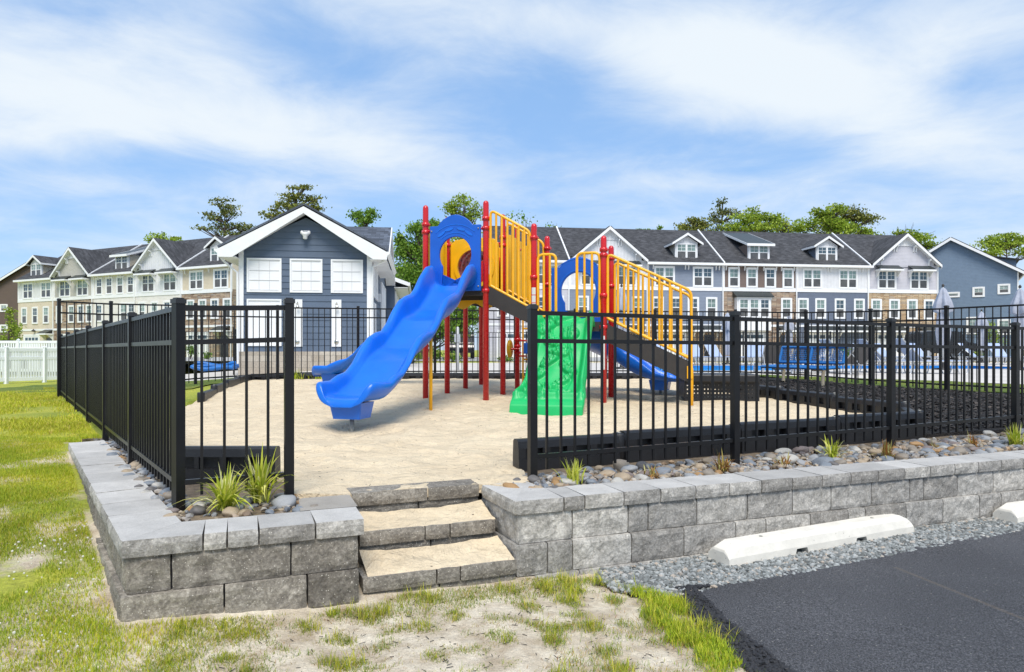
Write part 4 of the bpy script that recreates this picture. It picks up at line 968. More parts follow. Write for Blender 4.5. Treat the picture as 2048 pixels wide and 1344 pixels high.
# ------------------------------------------------------------------ plastic border timbers
def border(p0, p1, z, label, h=.30, group=None, out=1, cap=True):
    a = Vector((*p0, 0)); b = Vector((*p1, 0)); d = b-a; L = d.length; ang = math.atan2(d.y, d.x)
    r_ = root('border_timber', label, 'border', (p0[0], p0[1], z), ang, group)
    t = .11; m_ = MB(); zt = h; y0 = -t/2; y1 = t/2
    # local x along; pockets on the -y side (and +y for out=-1)
    m_.loft([[(x, y1*.9, 0), (x, y1, zt*.5), (x, y1*.85, zt-.015), (x, y1*.5, zt), (x, y0*.5, zt), (x, y0*.85, zt-.015), (x, y0*1.02, zt-.07)] + [(x, y0*1.02, zt-.07), (x, y0+.05, zt-.07), (x, y0+.05, 0)] for x in (.03, L-.03)], sm=False)
    npk = 4; pw_ = .15; gp = (L-.06-npk*pw_)/(npk+1)
    zA, zB = zt-.155, zt-.07
    m_.box(.03, L-.03, y0*1.18, y0+.052, -.05, zA)
    x = .03
    for k in range(npk+1):
        m_.box(x, x+gp, y0*1.10, y0+.052, zA-.001, zB+.001); x += gp+pw_
    part('border_body', m_, M['black_plastic'], r_, bev=.006)
    if cap:
        m_ = MB(); m_.lathe((L, 0, 0), [(.058, -.05), (.058, zt-.012), (.05, zt+.003), (.02, zt+.004)], 18); part('joint', m_, M['black_plastic'], r_)
        m_ = MB(); m_.lathe((L, 0, zt+.003), [(.022, 0), (.02, .008), (.01, .01)], 12); part('bolt_cap', m_, M['galv'], r_)
    return r_
Fp = [(.0, 5.31), (.89, 5.69), (2.01, 6.16), (3.13, 6.63), (4.23, 7.09)]
lb = ['black plastic border timber nearest the steps, right of the opening', 'second black border timber right of the opening', 'third black border timber right of the opening', 'black border timber at the right front corner of the sand']
for i in range(4): border(Fp[i], Fp[i+1], -.085+.02*i, lb[i])
bb = border((-2.48, 4.93), (-1.66, 4.93), -.085, 'short black border timber inside the left fence, left of the opening', cap=False)
Rp = [(4.23, 7.09), (4.72, 8.2), (4.43, 9.38), (4.14, 10.56), (3.86, 11.75), (3.76, 12.95), (3.66, 14.15), (3.45, 15.3)]
for i in range(7): border(Rp[i+1], Rp[i], H_up(*Rp[i])-.10, 'black border timber between the sand and the mulch' if i else 'black border timber angling back from the right front corner', group=None if i == 0 else 'border timbers beside the mulch', out=-1)
n = 8
for i in range(n):
    x0 = -5.92+(3.35+5.92)*i/n; x1 = -5.92+(3.35+5.92)*(i+1)/n; border((x0, 15.42), (x1, 15.42), H_up(x0, 15.4)-.17, 'black border timber along the back edge of the sand', group='border timbers along the back')
Lp = [(-5.92, 15.42), (-5.70, 14.2), (-5.45, 13.0), (-5.15, 11.8), (-4.85, 10.65)]
for i in range(4): border(Lp[i], Lp[i+1], H_up(*Lp[i+1])-.16, 'black border timber along the left edge of the sand', group='border timbers on the left')

# ------------------------------------------------------------------ bench
bn = root('bench', 'blue mesh bench with beige legs on the mulch behind the low fence', 'bench', (6.08, 14.1, .13), math.atan2(-1.62, .58))
# local x along bench, local -y is the seat side
def mesh_panel(name, x0, x1, A, B, n1, n2, mat, frame=.03):
    A = Vector(A); B = Vector(B); m_ = MB(); e = (B-A)
    P = lambda x, t: Vector((x, 0, 0))+A+e*t
    for a, b in ((P(x0, 0), P(x1, 0)), (P(x0, 1), P(x1, 1)), (P(x0, 0), P(x0, 1)), (P(x1, 0), P(x1, 1)), (P((x0+x1)/2, 0), P((x0+x1)/2, 1))): m_.tube([a, b], frame, 8)
    for i in range(1, n1): m_.tube([P(x0+(x1-x0)*i/n1, 0), P(x0+(x1-x0)*i/n1, 1)], .005, 4, cap=False)
    for j in range(1, n2): m_.tube([P(x0, j/n2), P(x1, j/n2)], .006, 4, cap=False)
    part(name, m_, mat, bn)
mesh_panel('seat', -.88, .88, (0, -.40, .42), (0, -.02, .44), 40, 9, M['bench_blue'])
mesh_panel('backrest', -.88, .88, (0, .08, .52), (0, .17, .84), 40, 8, M['bench_blue'])
for x in (-.55, .55):
    m_ = MB(); m_.tube(smooth([(x, -.1, -.15), (x, -.1, .2), (x, -.08, .38)], 4), .035, 10); m_.tube(smooth([(x, -.36, .39), (x, -.1, .385), (x, .05, .42), (x, .12, .55), (x, .17, .80)], 4), .028, 10)
    part('leg', m_, M['beige_steel'], bn)

# ------------------------------------------------------------------ wheel stops
def wheelstop(p0, p1, label):
    a = Vector((*p0, 0)); b = Vector((*p1, 0)); d = b-a; L = d.length
    r_ = link('wheel_stop', None, None, (p0[0], p0[1], -.475), math.atan2(d.y, d.x)); m_ = MB(); rings = []
    xs = [0, .006, .10, .5, .58, .60, .70, .72, 1.18, 1.20, 1.30, 1.32, L-.10, L-.006, L]
    w, h = .098, .14
    for x in xs:
        k = 0 if x in (0, L) else (1 if .05 < x < L-.05 else .3); z_b = .045 if .59 <= x <= .71 or 1.19 <= x <= 1.31 else -.02
        ht = h*(.62+.38*k) if k < 1 else h
        rings.append([(x, -w, z_b), (x, -w*.98, min(h*.42, ht*.6)), (x, -w*.80, ht*.80), (x, -w*.5, ht), (x, w*.5, ht), (x, w*.80, ht*.80), (x, w*.98, min(h*.42, ht*.6)), (x, w, z_b)])
    m_.loft(rings, sm=False); body = m_.mesh('wheel_stop', M['wheelstop']); o = r_; bpy.data.objects.remove(r_)
    o = link('wheel_stop', body, None, (p0[0], p0[1], -.475), math.atan2(d.y, d.x)); tag(o, label, 'wheel stop'); bevel(o, .008, 3)
    m_ = MB()
    for x in (.36, L-.36): m_.lathe((x, -.01, .1405), [(.012, 0), (.011, .003), (.004, .004)], 12)
    part('pin_hole', m_, M['galv'], o)
wheelstop((1.335, 4.41), (2.985, 5.225), 'whole white concrete parking stop lying in the gravel in front of the wall')
wheelstop((3.965, 5.49), (5.63, 6.15), 'white concrete parking stop cut off by the right edge of the photo')

# ------------------------------------------------------------------ townhouses
def windowp(r_, x, z, w, h, y=0.0, double=False, trim=.14, grid=True, name='window', nrm='y'):
    # x = centre, z = sill; built proud of the wall (towards -y)
    m_ = MB(); T = lambda a, b, c, d, e, f, mi=0: m_.box(a, b, c, d, e, f, mi) if nrm == 'y' else m_.box(c, d, a, b, e, f, mi)
    x0, x1 = x-w/2, x+w/2; yo = y
    sg = -1
    def B(xa, xb, d0, d1, za, zb, mi=0):
        ya, yb = sorted((yo+sg*d0, yo+sg*d1)) if nrm == 'y' else sorted((yo-sg*d0, yo-sg*d1)); T(xa, xb, ya, yb, za, zb, mi)
    B(x0-trim, x0, -.02, .06, z-trim*.8, z+h+trim); B(x1, x1+trim, -.02, .06, z-trim*.8, z+h+trim)
    B(x0, x1, -.02, .062, z+h, z+h+trim*1.1); B(x0-.02, x1+.02, -.02, .075, z-trim*.8, z)
    n = 2 if double else 1; sw = w/n
    for k in range(n):
        a = x0+k*sw
        if k: B(a-.05, a+.05, -.02, .058, z, z+h)
        a0, a1 = a+(.05 if k else 0), a+sw-(.05 if k < n-1 else 0)
        B(a0, a0+.04, -.02, .04, z, z+h); B(a1-.04, a1, -.02, .04, z, z+h); B(a0+.04, a1-.04, -.02, .038, z+h*.48, z+h*.53)
        B(a0+.04, a1-.04, -.02, .038, z, z+.045); B(a0+.04, a1-.04, -.02, .038, z+h-.04, z+h)
        if grid:
            B((a0+a1)/2-.012, (a0+a1)/2+.012, -.01, .03, z+h*.53, z+h-.04); B(a0+.04, a1-.04, -.01, .029, z+h*.76-.012, z+h*.76+.012)
    wd = part(name, m_, M['white'], r_); g = MB()
    def Q(xa, xb, za, zb, mi):
        yy = yo+sg*.012 if nrm == 'y' else yo-sg*.012
        P = [(xa, yy, za), (xb, yy, za), (xb, yy, zb), (xa, yy, zb)] if nrm == 'y' else [(yy, xa, za), (yy, xb, za), (yy, xb, zb), (yy, xa, zb)]
        g.add(P, [(0, 1, 2, 3)], mi)
    for k in range(n):
        a = x0+k*sw; Q(a, a+sw, z, z+h*.5, 0); Q(a, a+sw, z+h*.5, z+h, 1)
    up = M['pane_up'] if random.random() < .65 else M['pane_dark']
    o = link('pane', g.mesh('pane', [M['pane_lo'], up], fixn=False), wd)
    return wd
def awn(r_, x, z, w, d=.75, y=0.0):
    m_ = MB(); m_.prism([(x-w/2, y, z+.42), (x-w/2, y-d, z+.02), (x-w/2, y-d, z-.02), (x-w/2, y, z+.36)], (w, 0, 0)); aw = part('awning', m_, M['awning'], r_)
    m_ = MB(); m_.box(x-w/2-.03, x+w/2+.03, y-d-.03, y-.02, z-.17, z-.021)
    for xx in (x-w/2+.08, x+w/2-.14): m_.prism([(xx, y, z-.17), (xx, y-d*.75, z-.17), (xx, y, z-.75)], (.07, 0, 0))
    link('awning_trim', m_.mesh('awning_trim', M['white']), aw)
def bracket(r_, x, z, y=0.0, dbl=False):
    for k in ((-.12, .12) if dbl else (0,)):
        m_ = MB(); xx = x+k-.04; m_.prism([(xx, y, z), (xx, y-.38, z), (xx, y-.38, z-.10), (xx, y-.16, z-.22), (xx, y-.10, z-.55), (xx, y, z-.58)], (.08, 0, 0)); part('bracket', m_, M['white'], r_)
EV, RD_ = 8.62, 12.25
def townhouse(label, loc, rz, w, cfg, depth=11.0, lend=False, rend=False):
    r_ = root('townhouse', label, 'townhouse', loc, rz); g = cfg.get
    hy = depth/2; m_ = MB(); m_.box(.002, w-.002, 0, depth, 6.25, EV+.0); 
    if lend or rend:
        for k, xx in ((lend, .004), (rend, w-.164)):
            if k: m_.prism([(xx, .02, EV), (xx, depth-.02, EV), (xx, hy, RD_-.12)], (.16, 0, 0))
    part('upper_wall', m_, g('third'), r_)
    m_ = MB(); m_.box(.004, w-.004, .002, depth, 2.95, 6.25); part('middle_wall', m_, g('second'), r_)
    m_ = MB(); m_.box(.004, w-.004, .004, depth, -.5, 2.95); part('ground_wall', m_, g('first', g('second')), r_)
    # bands and corner boards
    m_ = MB(); m_.box(0, w, -.045, .0, 6.02, 6.36); m_.box(0, .13, -.04, 0, 6.36, EV); m_.box(w-.13, w, -.04, 0, 6.36, EV); m_.box(0, w, -.04, 0, 2.85, 3.05); part('trim', m_, M['white'], r_)
    m_ = MB(); m_.box(w-.11, w-.02, -.13, -.045, 0, EV-.1); part('downspout', m_, M['white'], r_)
    # main roof
    sl_ = (RD_-EV)/hy; ov = .42
    m_ = MB()
    for sg in (0, 1):
        ya, yb = (-ov, hy) if sg == 0 else (depth+ov, hy)
        za = EV-sl_*ov+.12
        if sg == 0 and g('top') == 'gable':
            q0, q1 = g('gx', (.25, w-.25)); zi = EV+.12+sl_*.35
            m_.slab([(0, .35, zi), (w, .35, zi), (w, yb, RD_+.12), (0, yb, RD_+.12)], .12)
            for xa, xb in ((0, q0-.08), (q1+.08, w)): m_.slab([(xa, ya, za), (xb, ya, za), (xb, .35, zi), (xa, .35, zi)], .12)
            continue
        m_.slab([(0, ya, za), (w, ya, za), (w, yb, RD_+.12), (0, yb, RD_+.12)] if sg == 0 else [(w, ya, za), (0, ya, za), (0, yb, RD_+.12), (w, yb, RD_+.12)], .12)
    part('roof', m_, M['shingle'], r_)
    ze = EV-sl_*ov+.12; gg = g('gx', (.25, w-.25)) if g('top') == 'gable' else None
    for xa, xb in (((0, gg[0]-.1), (gg[1]+.1, w)) if gg else ((0, w),)):
        m_ = MB(); m_.box(xa, xb, -ov-.11, -ov-.003, ze-.2, ze+.0); m_.box(xa, xb, -ov, .0, ze-.2, ze-.165); part('gutter', m_, M['white'], r_)
    for k, xx in ((g('rakeL', 0), 0), (g('rakeR', 0), w-.12)):
        if k: m_ = MB(); m_.prism([(xx, -ov, ze-.05), (xx, -ov, ze+.10), (xx, hy, RD_+.24), (xx, hy, RD_+.02)], (.12, 0, 0)); part('rake_trim', m_, M['white'], r_)
    top = g('top')
    if top == 'gable':
        gx0, gx1 = g('gx', (.25, w-.25)); gc_ = (gx0+gx1)/2; hw = (gx1-gx0)/2; za = EV+.02; zp = g('gz', 11.35); s2 = (zp-za)/hw; yb = (zp-EV)/sl_
        m_ = MB(); m_.prism([(gx0+.3, -.06, za-.2), (gx1-.3, -.06, za-.2), (gx1-.3, -.06, za+.3*s2), (gc_, -.06, zp-.06), (gx0+.3, -.06, za+.3*s2)], (0, .3, 0)); part('gable_wall', m_, g('gmat', g('third')), r_)
        m_ = MB()
        for sg in (-1, 1):
            e = gc_+sg*(hw+.12); ze2 = za-.12*s2
            P = [(e, -.5, ze2+.1), (gc_, -.5, zp+.1), (gc_, yb, zp+.1), (e, max(.0, (ze2+.1-EV)/sl_), ze2+.1)]
            m_.slab(P if sg > 0 else P[::-1], .1)
        part('gable_roof', m_, M['shingle'], r_)
        m_ = MB()
        for sg in (-1, 1):
            e = gc_+sg*(hw+.16); ze2 = za-.16*s2
            m_.prism([(e, -.53, ze2-.12), (e, -.53, ze2+.12), (gc_, -.53, zp+.14), (gc_, -.53, zp-.14)], (0, .07, 0)); 
            m_.prism([(e, -.46, ze2-.06), (gc_, -.46, zp-.06), (gc_, -.46, zp-.02), (e, -.46, ze2-.02)], (0, .4, 0))
        part('rake_trim', m_, M['white'], r_)
        m_ = MB(); zt_ = zp-.85; hh = (zp-zt_)/s2; m_.box(gc_-hh, gc_+hh, -.12, -.061, zt_-.14, zt_); m_.prism([(gc_-hh, -.10, zt_), (gc_+hh, -.10, zt_), (gc_, -.10, zp-.05)], (0, .035, 0)); part('gable_peak', m_, M['s_white'], r_)
        for xx in (-.95*hh, .95*hh): bracket(r_, gc_+xx, zt_-.1, -.06, True)
        for xx in (-.72*hw, .72*hw): bracket(r_, gc_+xx, za+(1-.72)*hw*s2-.25, -.06)
    elif top in ('dormer', 'shed'):
        dx = g('dx', w/2); dw = 1.05; zb = 8.95; zt_ = 10.35; yf = .45; yb = (zt_-EV)/sl_
        m_ = MB(); m_.box(dx-dw, dx+dw, yf, yf+.12, zb-.15, zt_)
        if top == 'dormer': m_.prism([(dx-dw, yf, zt_), (dx+dw, yf, zt_), (dx, yf, zt_+.68)], (0, .12, 0))
        dm = part('dormer', m_, M['s_white'], r_)
        m_ = MB()
        for xx in (dx-dw, dx+dw-.1): m_.prism([(xx, yf+.12, (yf+.12)*sl_+EV), (xx, yf+.12, zt_), (xx, yb+.3, zt_), (xx, yb, zt_-.1)], (.1, 0, 0))
        o = link('dormer_cheek', m_.mesh('dormer_cheek', g('cheek', g('third'))), dm)
        m_ = MB()
        if top == 'dormer':
            for sg in (-1, 1):
                P = [(dx+sg*(dw+.35), yf-.35, zt_-.1), (dx, yf-.35, zt_+.78), (dx, (zt_+.78-EV)/sl_, zt_+.78), (dx+sg*(dw+.35), (zt_-.1-EV)/sl_, zt_-.1)]
                m_.slab(P if sg > 0 else P[::-1], .09)
            link('dormer_roof', m_.mesh('dormer_roof', M['shingle']), dm)
            m_ = MB()
            for sg in (-1, 1): m_.prism([(dx+sg*(dw+.38), yf-.39, zt_-.25), (dx+sg*(dw+.38), yf-.39, zt_-.06), (dx, yf-.39, zt_+.84), (dx, yf-.39, zt_+.62)], (0, .045, 0))
            for sg in (-1, 1):
                xx = dx+sg*(dw+.385); m_.prism([(xx, yf-.35, zt_-.25), (xx, yf-.35, zt_-.06), (xx, (zt_-.1-EV)/sl_, zt_-.06), (xx, (zt_-.25-EV)/sl_, zt_-.25)], (.02, 0, 0))
        else:
            yb2 = hy*.93; m_.slab([(dx-dw-.25, yf-.4, zt_-.02), (dx+dw+.25, yf-.4, zt_-.02), (dx+dw+.25, yb2, RD_-.1), (dx-dw-.25, yb2, RD_-.1)], .1)
            link('dormer_roof', m_.mesh('dormer_roof', M['awning']), dm); m_ = MB()
            m_.box(dx-dw-.28, dx+dw+.28, yf-.45, yf-.401, zt_-.22, zt_)
            for sg in (-1, 1): xx = dx+sg*(dw+.265)-.01; m_.prism([(xx, yf-.4, zt_-.2), (xx, yf-.4, zt_), (xx, yb2, RD_-.08), (xx, yb2, RD_-.28)], (.03, 0, 0))
        m_.box(dx-dw-.03, dx+dw+.03, yf-.08, yf-.003, zb-.25, zb-.12)
        link('dormer_trim', m_.mesh('dormer_trim', M['white']), dm)
        windowp(dm, dx, zb+.02, 1.72, 1.22, yf, True, trim=.08)
    # windows
    zs3 = 6.47
    for kind, xs in g('w3', ()):
        for x in xs: windowp(r_, x, zs3, 1.62 if kind == 'pair' else .80, 1.55, 0 if not (top == 'gable' and 0) else -.06, kind == 'pair')
    if g('awn3'):
        for kind, xs in g('w3'):
            for x in xs: awn(r_, x, 8.18, 2.3)
    for kind, xs in g('w2', ()):
        for x in xs:
            if kind == 'bay':
                m_ = MB(); m_.box(x-1.6, x+1.6, -.55, -.002, 2.5, 5.45); m_.box(x-1.66, x+1.66, -.60, -.556, 5.25, 5.5); by = part('bay', m_, M['white'], r_)
                m_ = MB(); m_.prism([(x-1.78, .0, 6.0), (x-1.78, -.8, 5.52), (x-1.78, -.8, 5.46), (x-1.78, 0, 5.46)], (3.56, 0, 0)); link('bay_roof', m_.mesh('bay_roof', M['awning']), by)
                for k in (-1, 0, 1): windowp(by, x+k*.98, 3.7, .78, 1.55, -.556, trim=.09)
            else: windowp(r_, x, 3.72, 1.7 if kind == 'pair' else .78, 1.6, .002, kind == 'pair')
    # eave brackets
    for x in g('br', ()): bracket(r_, x, EV-.17)
    # ground floor: garage door(s), door, awnings
    for x in g('garage', ()):
        m_ = MB(); m_.box(x-1.35, x+1.35, -.03, .0, 0, 2.3); gd = part('garage_door', m_, M['white_panel'], r_)
        m_ = MB()
        for k in range(4): m_.box(x-1.2+k*.62, x-1.2+k*.62+.5, -.036, -.0305, 1.8, 2.12)
        link('door_lites', m_.mesh('door_lites', M['pane_dark']), gd)
        m_ = MB(); m_.box(x-1.5, x-1.35, -.05, .0, -.1, 2.45); m_.box(x+1.35, x+1.5, -.05, 0, -.1, 2.45); m_.box(x-1.5, x+1.5, -.052, 0, 2.3, 2.47)
        for k in (1, 2, 3): m_.box(x-1.35, x+1.35, -.033, -.0302, k*.57, k*.57+.02)
        link('door_frame', m_.mesh('door_frame', M['white']), gd)
    if g('door'):
        x = g('door'); m_ = MB(); m_.box(x-.48, x+.48, -.03, 0, 0, 2.1); part('door', m_, M['car_black'], r_); awn(r_, x, 2.55, 1.6, .9)
    for x in g('awn1', ()): awn(r_, x, 2.55, 3.0, .7)
    if g('lamp'):
        m_ = MB(); m_.lathe((g('lamp'), -.18, 2.75), [(.05, 0), (.16, .05), (.20, .12), (.08, .22), (.03, .3)], 10); part('wall_lamp', m_, M['brown_steel'], r_)
    return r_
GZ = .15
def row(P, Q, n, cfgs, labels):
    P = Vector(P); Q = Vector(Q); d = Q-P; w = d.length/n; ang = math.atan2(d.y, d.x); d.normalize()
    for i in range(n): townhouse(labels[i], (P.x+d.x*w*i, P.y+d.y*w*i, GZ), ang, w, cfgs[i], lend=(i == 0), rend=(i == n-1))
mm = M
L_cfg = [
 dict(third=mm['s_white'], second=mm['s_beige'], top='dormer', dx=2.6, cheek=mm['s_beige'], w3=[('pair', (1.9, 5.2))], w2=[('one', (1.2, 3.2, 5.2))], br=(.4, 3.4), garage=(2.6,), lamp=3.2, door=5.8),
 dict(third=mm['s_sage'], second=mm['stone_brown'], top='gable', w3=[('pair', (1.9, 4.9))], awn3=1, w2=[('one', (.9, 3.0, 4.6, 6.0))], garage=(2.2,), door=5.6, rakeR=1),
 dict(third=mm['s_cream'], second=mm['s_cream'], top='shed', dx=3.9, cheek=mm['s_beige'], w3=[('one', (1.0, 2.6, 4.3, 5.9))], w2=[('one', (1.0, 4.8, 6.0))], br=(.9, 2.7, 4.5, 6.2), garage=(2.2,), awn1=(3.2,), rakeR=0, door=5.6),
 dict(third=mm['s_white'], second=mm['s_cream'], top='gable', gmat=mm['s_white'], w3=[('pair', (1.9, 5.0))], awn3=1, w2=[('one', (1.0, 2.8, 4.6, 6.0))], garage=(2.2,), door=5.6, rakeR=1),
 dict(third=mm['s_beige'], second=mm['stone_brown'], top='dormer', dx=4.3, cheek=mm['s_beige'], w3=[('pair', (2.0, 5.2))], w2=[('one', (1.2, 2.8, 4.4, 6.0))], br=(.5, 3.7, 6.3), garage=(2.2,), door=5.6)]
row((-55, 76), (-25.2, 61.5), 5, L_cfg, [
 'townhouse with white top floor over beige siding, far end of the left row',
 'townhouse with sage gable over brown stone, second from the far end of the left row',
 'cream sided townhouse with a shed dormer, middle of the left row',
 'townhouse with white board and batten gable and cream siding, second from the navy building',
 'beige townhouse with stone band and small dormer, directly beside the navy building'])
R_cfg = [
 dict(third=mm['s_white'], second=mm['s_pale'], top='none', w3=[('pair', (1.9, 5.0))], w2=[('one', (1.2, 3, 4.7, 6))], garage=(2.2,), door=5.6, br=(.5, 3.5, 6.4), rakeR=1),
 dict(third=mm['s_white'], second=mm['s_greyblue'], first=mm['stone_tan'], top='gable', w3=[('pair', (1.9, 5.1))], awn3=1, w2=[('one', (1.2, 2.9, 4.6, 6.1))], garage=(2.2,), awn1=(2.2,), door=5.7),
 dict(third=mm['s_greyblue'], second=mm['s_greyblue'], first=mm['stone_tan'], top='dormer', dx=3.75, cheek=mm['s_sage'], w3=[('pair', (1.55, 5.1))], w2=[('one', (.95, 2.6, 4.2, 5.9))], br=(.5, 3.45, 3.75, 6.3, 6.6), garage=(2.2,), awn1=(2.2, 5.6), door=5.7, rakeR=1),
 dict(third=mm['s_brown'], second=mm['stone_brown'], first=mm['stone_brown'], top='shed', dx=3.6, cheek=mm['s_brown'], w3=[('one', (1.0, 2.7, 4.45, 6.15))], w2=[('bay', (2.65,)), ('one', (6.0,))], br=(.25, 1.4, 2.0, 3.2, 3.8, 5.0, 5.5, 6.7), garage=(2.6,), door=5.9),
 dict(third=mm['s_white'], second=mm['s_slate'], top='dormer', dx=3.2, cheek=mm['s_slate'], w3=[('pair', (1.5, 5.0))], w2=[('one', (.6, 2.3, 4.2, 6.1))], br=(3.0, 3.25, 6.4), garage=(2.2,), awn1=(2.2, 5.5), rakeR=1),
 dict(third=mm['s_pale'], second=mm['stone_tan'], top='gable', gx=(.3, 6.9), w3=[('pair', (1.85, 5.1))], awn3=1, w2=[('one', (.8, 2.6, 4.4, 6.1))], garage=(2.2,), awn1=(2.0,), door=5.7)]
dR = Vector((36.2, 4.7)).normalized(); P0 = Vector((3.98, 59))
row(P0+dR*-6.0, P0+dR*36.0, 6, R_cfg, [
 'white and pale grey townhouse partly hidden behind the yellow stair rails',
 'townhouse with white front gable over grey blue siding, behind the blue playground arch',
 'grey blue townhouse with a small gabled dormer, between the white gable and the brown house',
 'brown sided townhouse with stone, a bay window and a metal roofed shed dormer',
 'townhouse with white third floor over slate siding and a small gabled dormer',
 'townhouse with pale grey front gable over tan stone, right end of the long row'])
# gable-end neighbours: blue house right, brown house left
def endhouse(label, corner, ang, wid, length, mat, wins, flip=False, trimx=0):
    # local x along the gable wall from the near corner, local y into the building
    r_ = root('townhouse', label, 'townhouse', (*corner, GZ), ang); hw = wid/2
    m_ = MB(); m_.prism([(0, 0, -.5), (wid, 0, -.5), (wid, 0, EV), (hw, 0, RD_), (0, 0, EV)], (0, length, 0)); part('wall', m_, mat, r_)
    s3 = (RD_-EV)/hw; m_ = MB(); e = .45
    m_.slab([(-e, -e, EV-s3*e+.12), (hw, -e, RD_+.12), (hw, length, RD_+.12), (-e, length, EV-s3*e+.12)][::-1], .12)
    m_.slab([(wid+e, -e, EV-s3*e+.12), (hw, -e, RD_+.12), (hw, length, RD_+.12), (wid+e, length, EV-s3*e+.12)], .12); part('roof', m_, M['shingle'], r_)
    m_ = MB()
    for sg in (-1, 1): m_.prism([(hw+sg*(hw+e), -e-.06, EV-s3*e-.12), (hw+sg*(hw+e), -e-.06, EV-s3*e+.16), (hw, -e-.06, RD_+.17), (hw, -e-.06, RD_-.12)], (0, .055, 0))
    for xx in (0, wid-.12): m_.box(xx, xx+.12, -.03, 0, -.3, EV-.1)
    m_.box(wid+e, wid+e+.08, -e, length, EV-s3*e-.08, EV-s3*e+.12); m_.box(-e-.08, -e, -e, length, EV-s3*e-.08, EV-s3*e+.12)
    part('trim', m_, M['white'], r_)
    for x, z, w, h in wins: windowp(r_, x, z, w, h, 0, False, trim=.15, grid=h > .5)
    return r_
# right blue house: nearest corner at px 2037, gable wall runs back to the left
cr_ = Vector((at(2037, 68), 68)); dv = Vector((-.84, .54)); far = cr_+dv*11.4
ro = endhouse('slate blue house seen at its gable end, far right beyond the grey umbrellas', (far.x, far.y), math.atan2(-dv.y, -dv.x), 11.4, 40, M['s_blue'], [(5.6, 6.35, 1.5, .28), (8.1, 6.3, .75, .75), (10.2, 6.5, .75, .75), (4.6, 2.3, .8, 1.3), (7.6, 2.5, .8, 1.5), (10.2, 2.4, .8, 1.3)])
m_ = MB(); m_.box(11.36, 11.40, .3, 30, .0, 8.4); part('front_wall', m_, M['s_white'], ro)
m_ = MB(); m_.prism([(11.6, 6, 8.9), (11.6, 6, 10.4), (7.4, 6, 11.2)], (0, 9, 0)); dm = part('dormer', m_, M['s_blue'], ro)
m_ = MB(); m_.slab([(7.0, 5.6, 11.45), (11.9, 5.6, 10.45), (11.9, 15.4, 10.45), (7.0, 15.4, 11.45)], .12); link('dormer_roof', m_.mesh('dormer_roof', M['shingle']), dm)
# left brown house
endhouse('dark brown house with two small square windows, cut off by the left edge', (-69.3, 90), 0, 11.8, 20, M['s_dkbrown'], [(2.3, 5.9, .75, .75), (2.3, 3.2, .75, .75), (6, 5.9, .7, .6)])

# ------------------------------------------------------------------ navy pool house
ch = root('pool_house', 'navy clapboard pool house with white window panels and gabled roof behind the slide', 'pool house', (-8.78, 22, .14), math.atan2(.133, .991))
WC, EVc, APc = 4.14, 4.10, 5.08
def clap(name, x0, x1, z0, z1, y, expo=.205, gable=None, axis='x', length=None):
    m_ = MB(); z = z0
    while z < z1:
        zt_ = min(z+expo, z1); a0, a1, b0, b1 = x0, x1, x0, x1
        if gable and z > EVc:
            c_, hw_ = (x0+x1)/2, (x1-x0)/2; s4 = (APc-EVc)/hw_
            a0, a1 = c_-(APc-z)/s4, c_+(APc-z)/s4
        if gable and zt_ > EVc:
            c_, hw_ = (x0+x1)/2, (x1-x0)/2; s4 = (APc-EVc)/hw_; b0, b1 = c_-max(.01, (APc-zt_)/s4), c_+max(.01, (APc-zt_)/s4)
            b0 = max(b0, x0); b1 = min(b1, x1)
        vs = [(a0, y-.022, z), (a1, y-.022, z), (b1, y-.004, zt_), (b0, y-.004, zt_), (a0, y+.02, z), (a1, y+.02, z), (b1, y+.02, zt_), (b0, y+.02, zt_)]
        if axis == 'y': vs = [(-(q[1]), q[0], q[2]) for q in vs]
        m_.add(vs, [(0, 1, 2, 3), (0, 4, 5, 1), (3, 2, 6, 7), (0, 3, 7, 4), (1, 5, 6, 2)]); z = zt_
    return part(name, m_, M['navy'], ch)
clap('clapboard', 0, WC, .72, APc, 0, gable=True); 
clap('clapboard', .0, 5.4, .72, EVc, -WC, axis='y')
m_ = MB(); m_.box(.005, WC-.005, .02, 16, .7, EVc-.02); m_.prism([(.02, .02, EVc-.02), (WC-.02, .02, EVc-.02), (WC/2, .02, APc-.02)], (0, 5, 0)); part('wall', m_, M['navy'], ch)
m_ = MB(); m_.box(-.04, WC+.04, -.05, 16, -.4, .72); part('block_base', m_, M['cmu'], ch)
m_ = MB(); m_.box(-.02, .13, -.045, .03, .72, EVc+.05); m_.box(WC-.11, WC+.045, -.045, .12, .72, EVc+.0); part('corner_board', m_, M['white'], ch) if False else None
for x0, x1 in ((-.02, .13), (WC-.11, WC+.045)): m_ = MB(); m_.box(x0, x1, -.045, .12, .72, EVc); part('corner_board', m_, M['white'], ch)
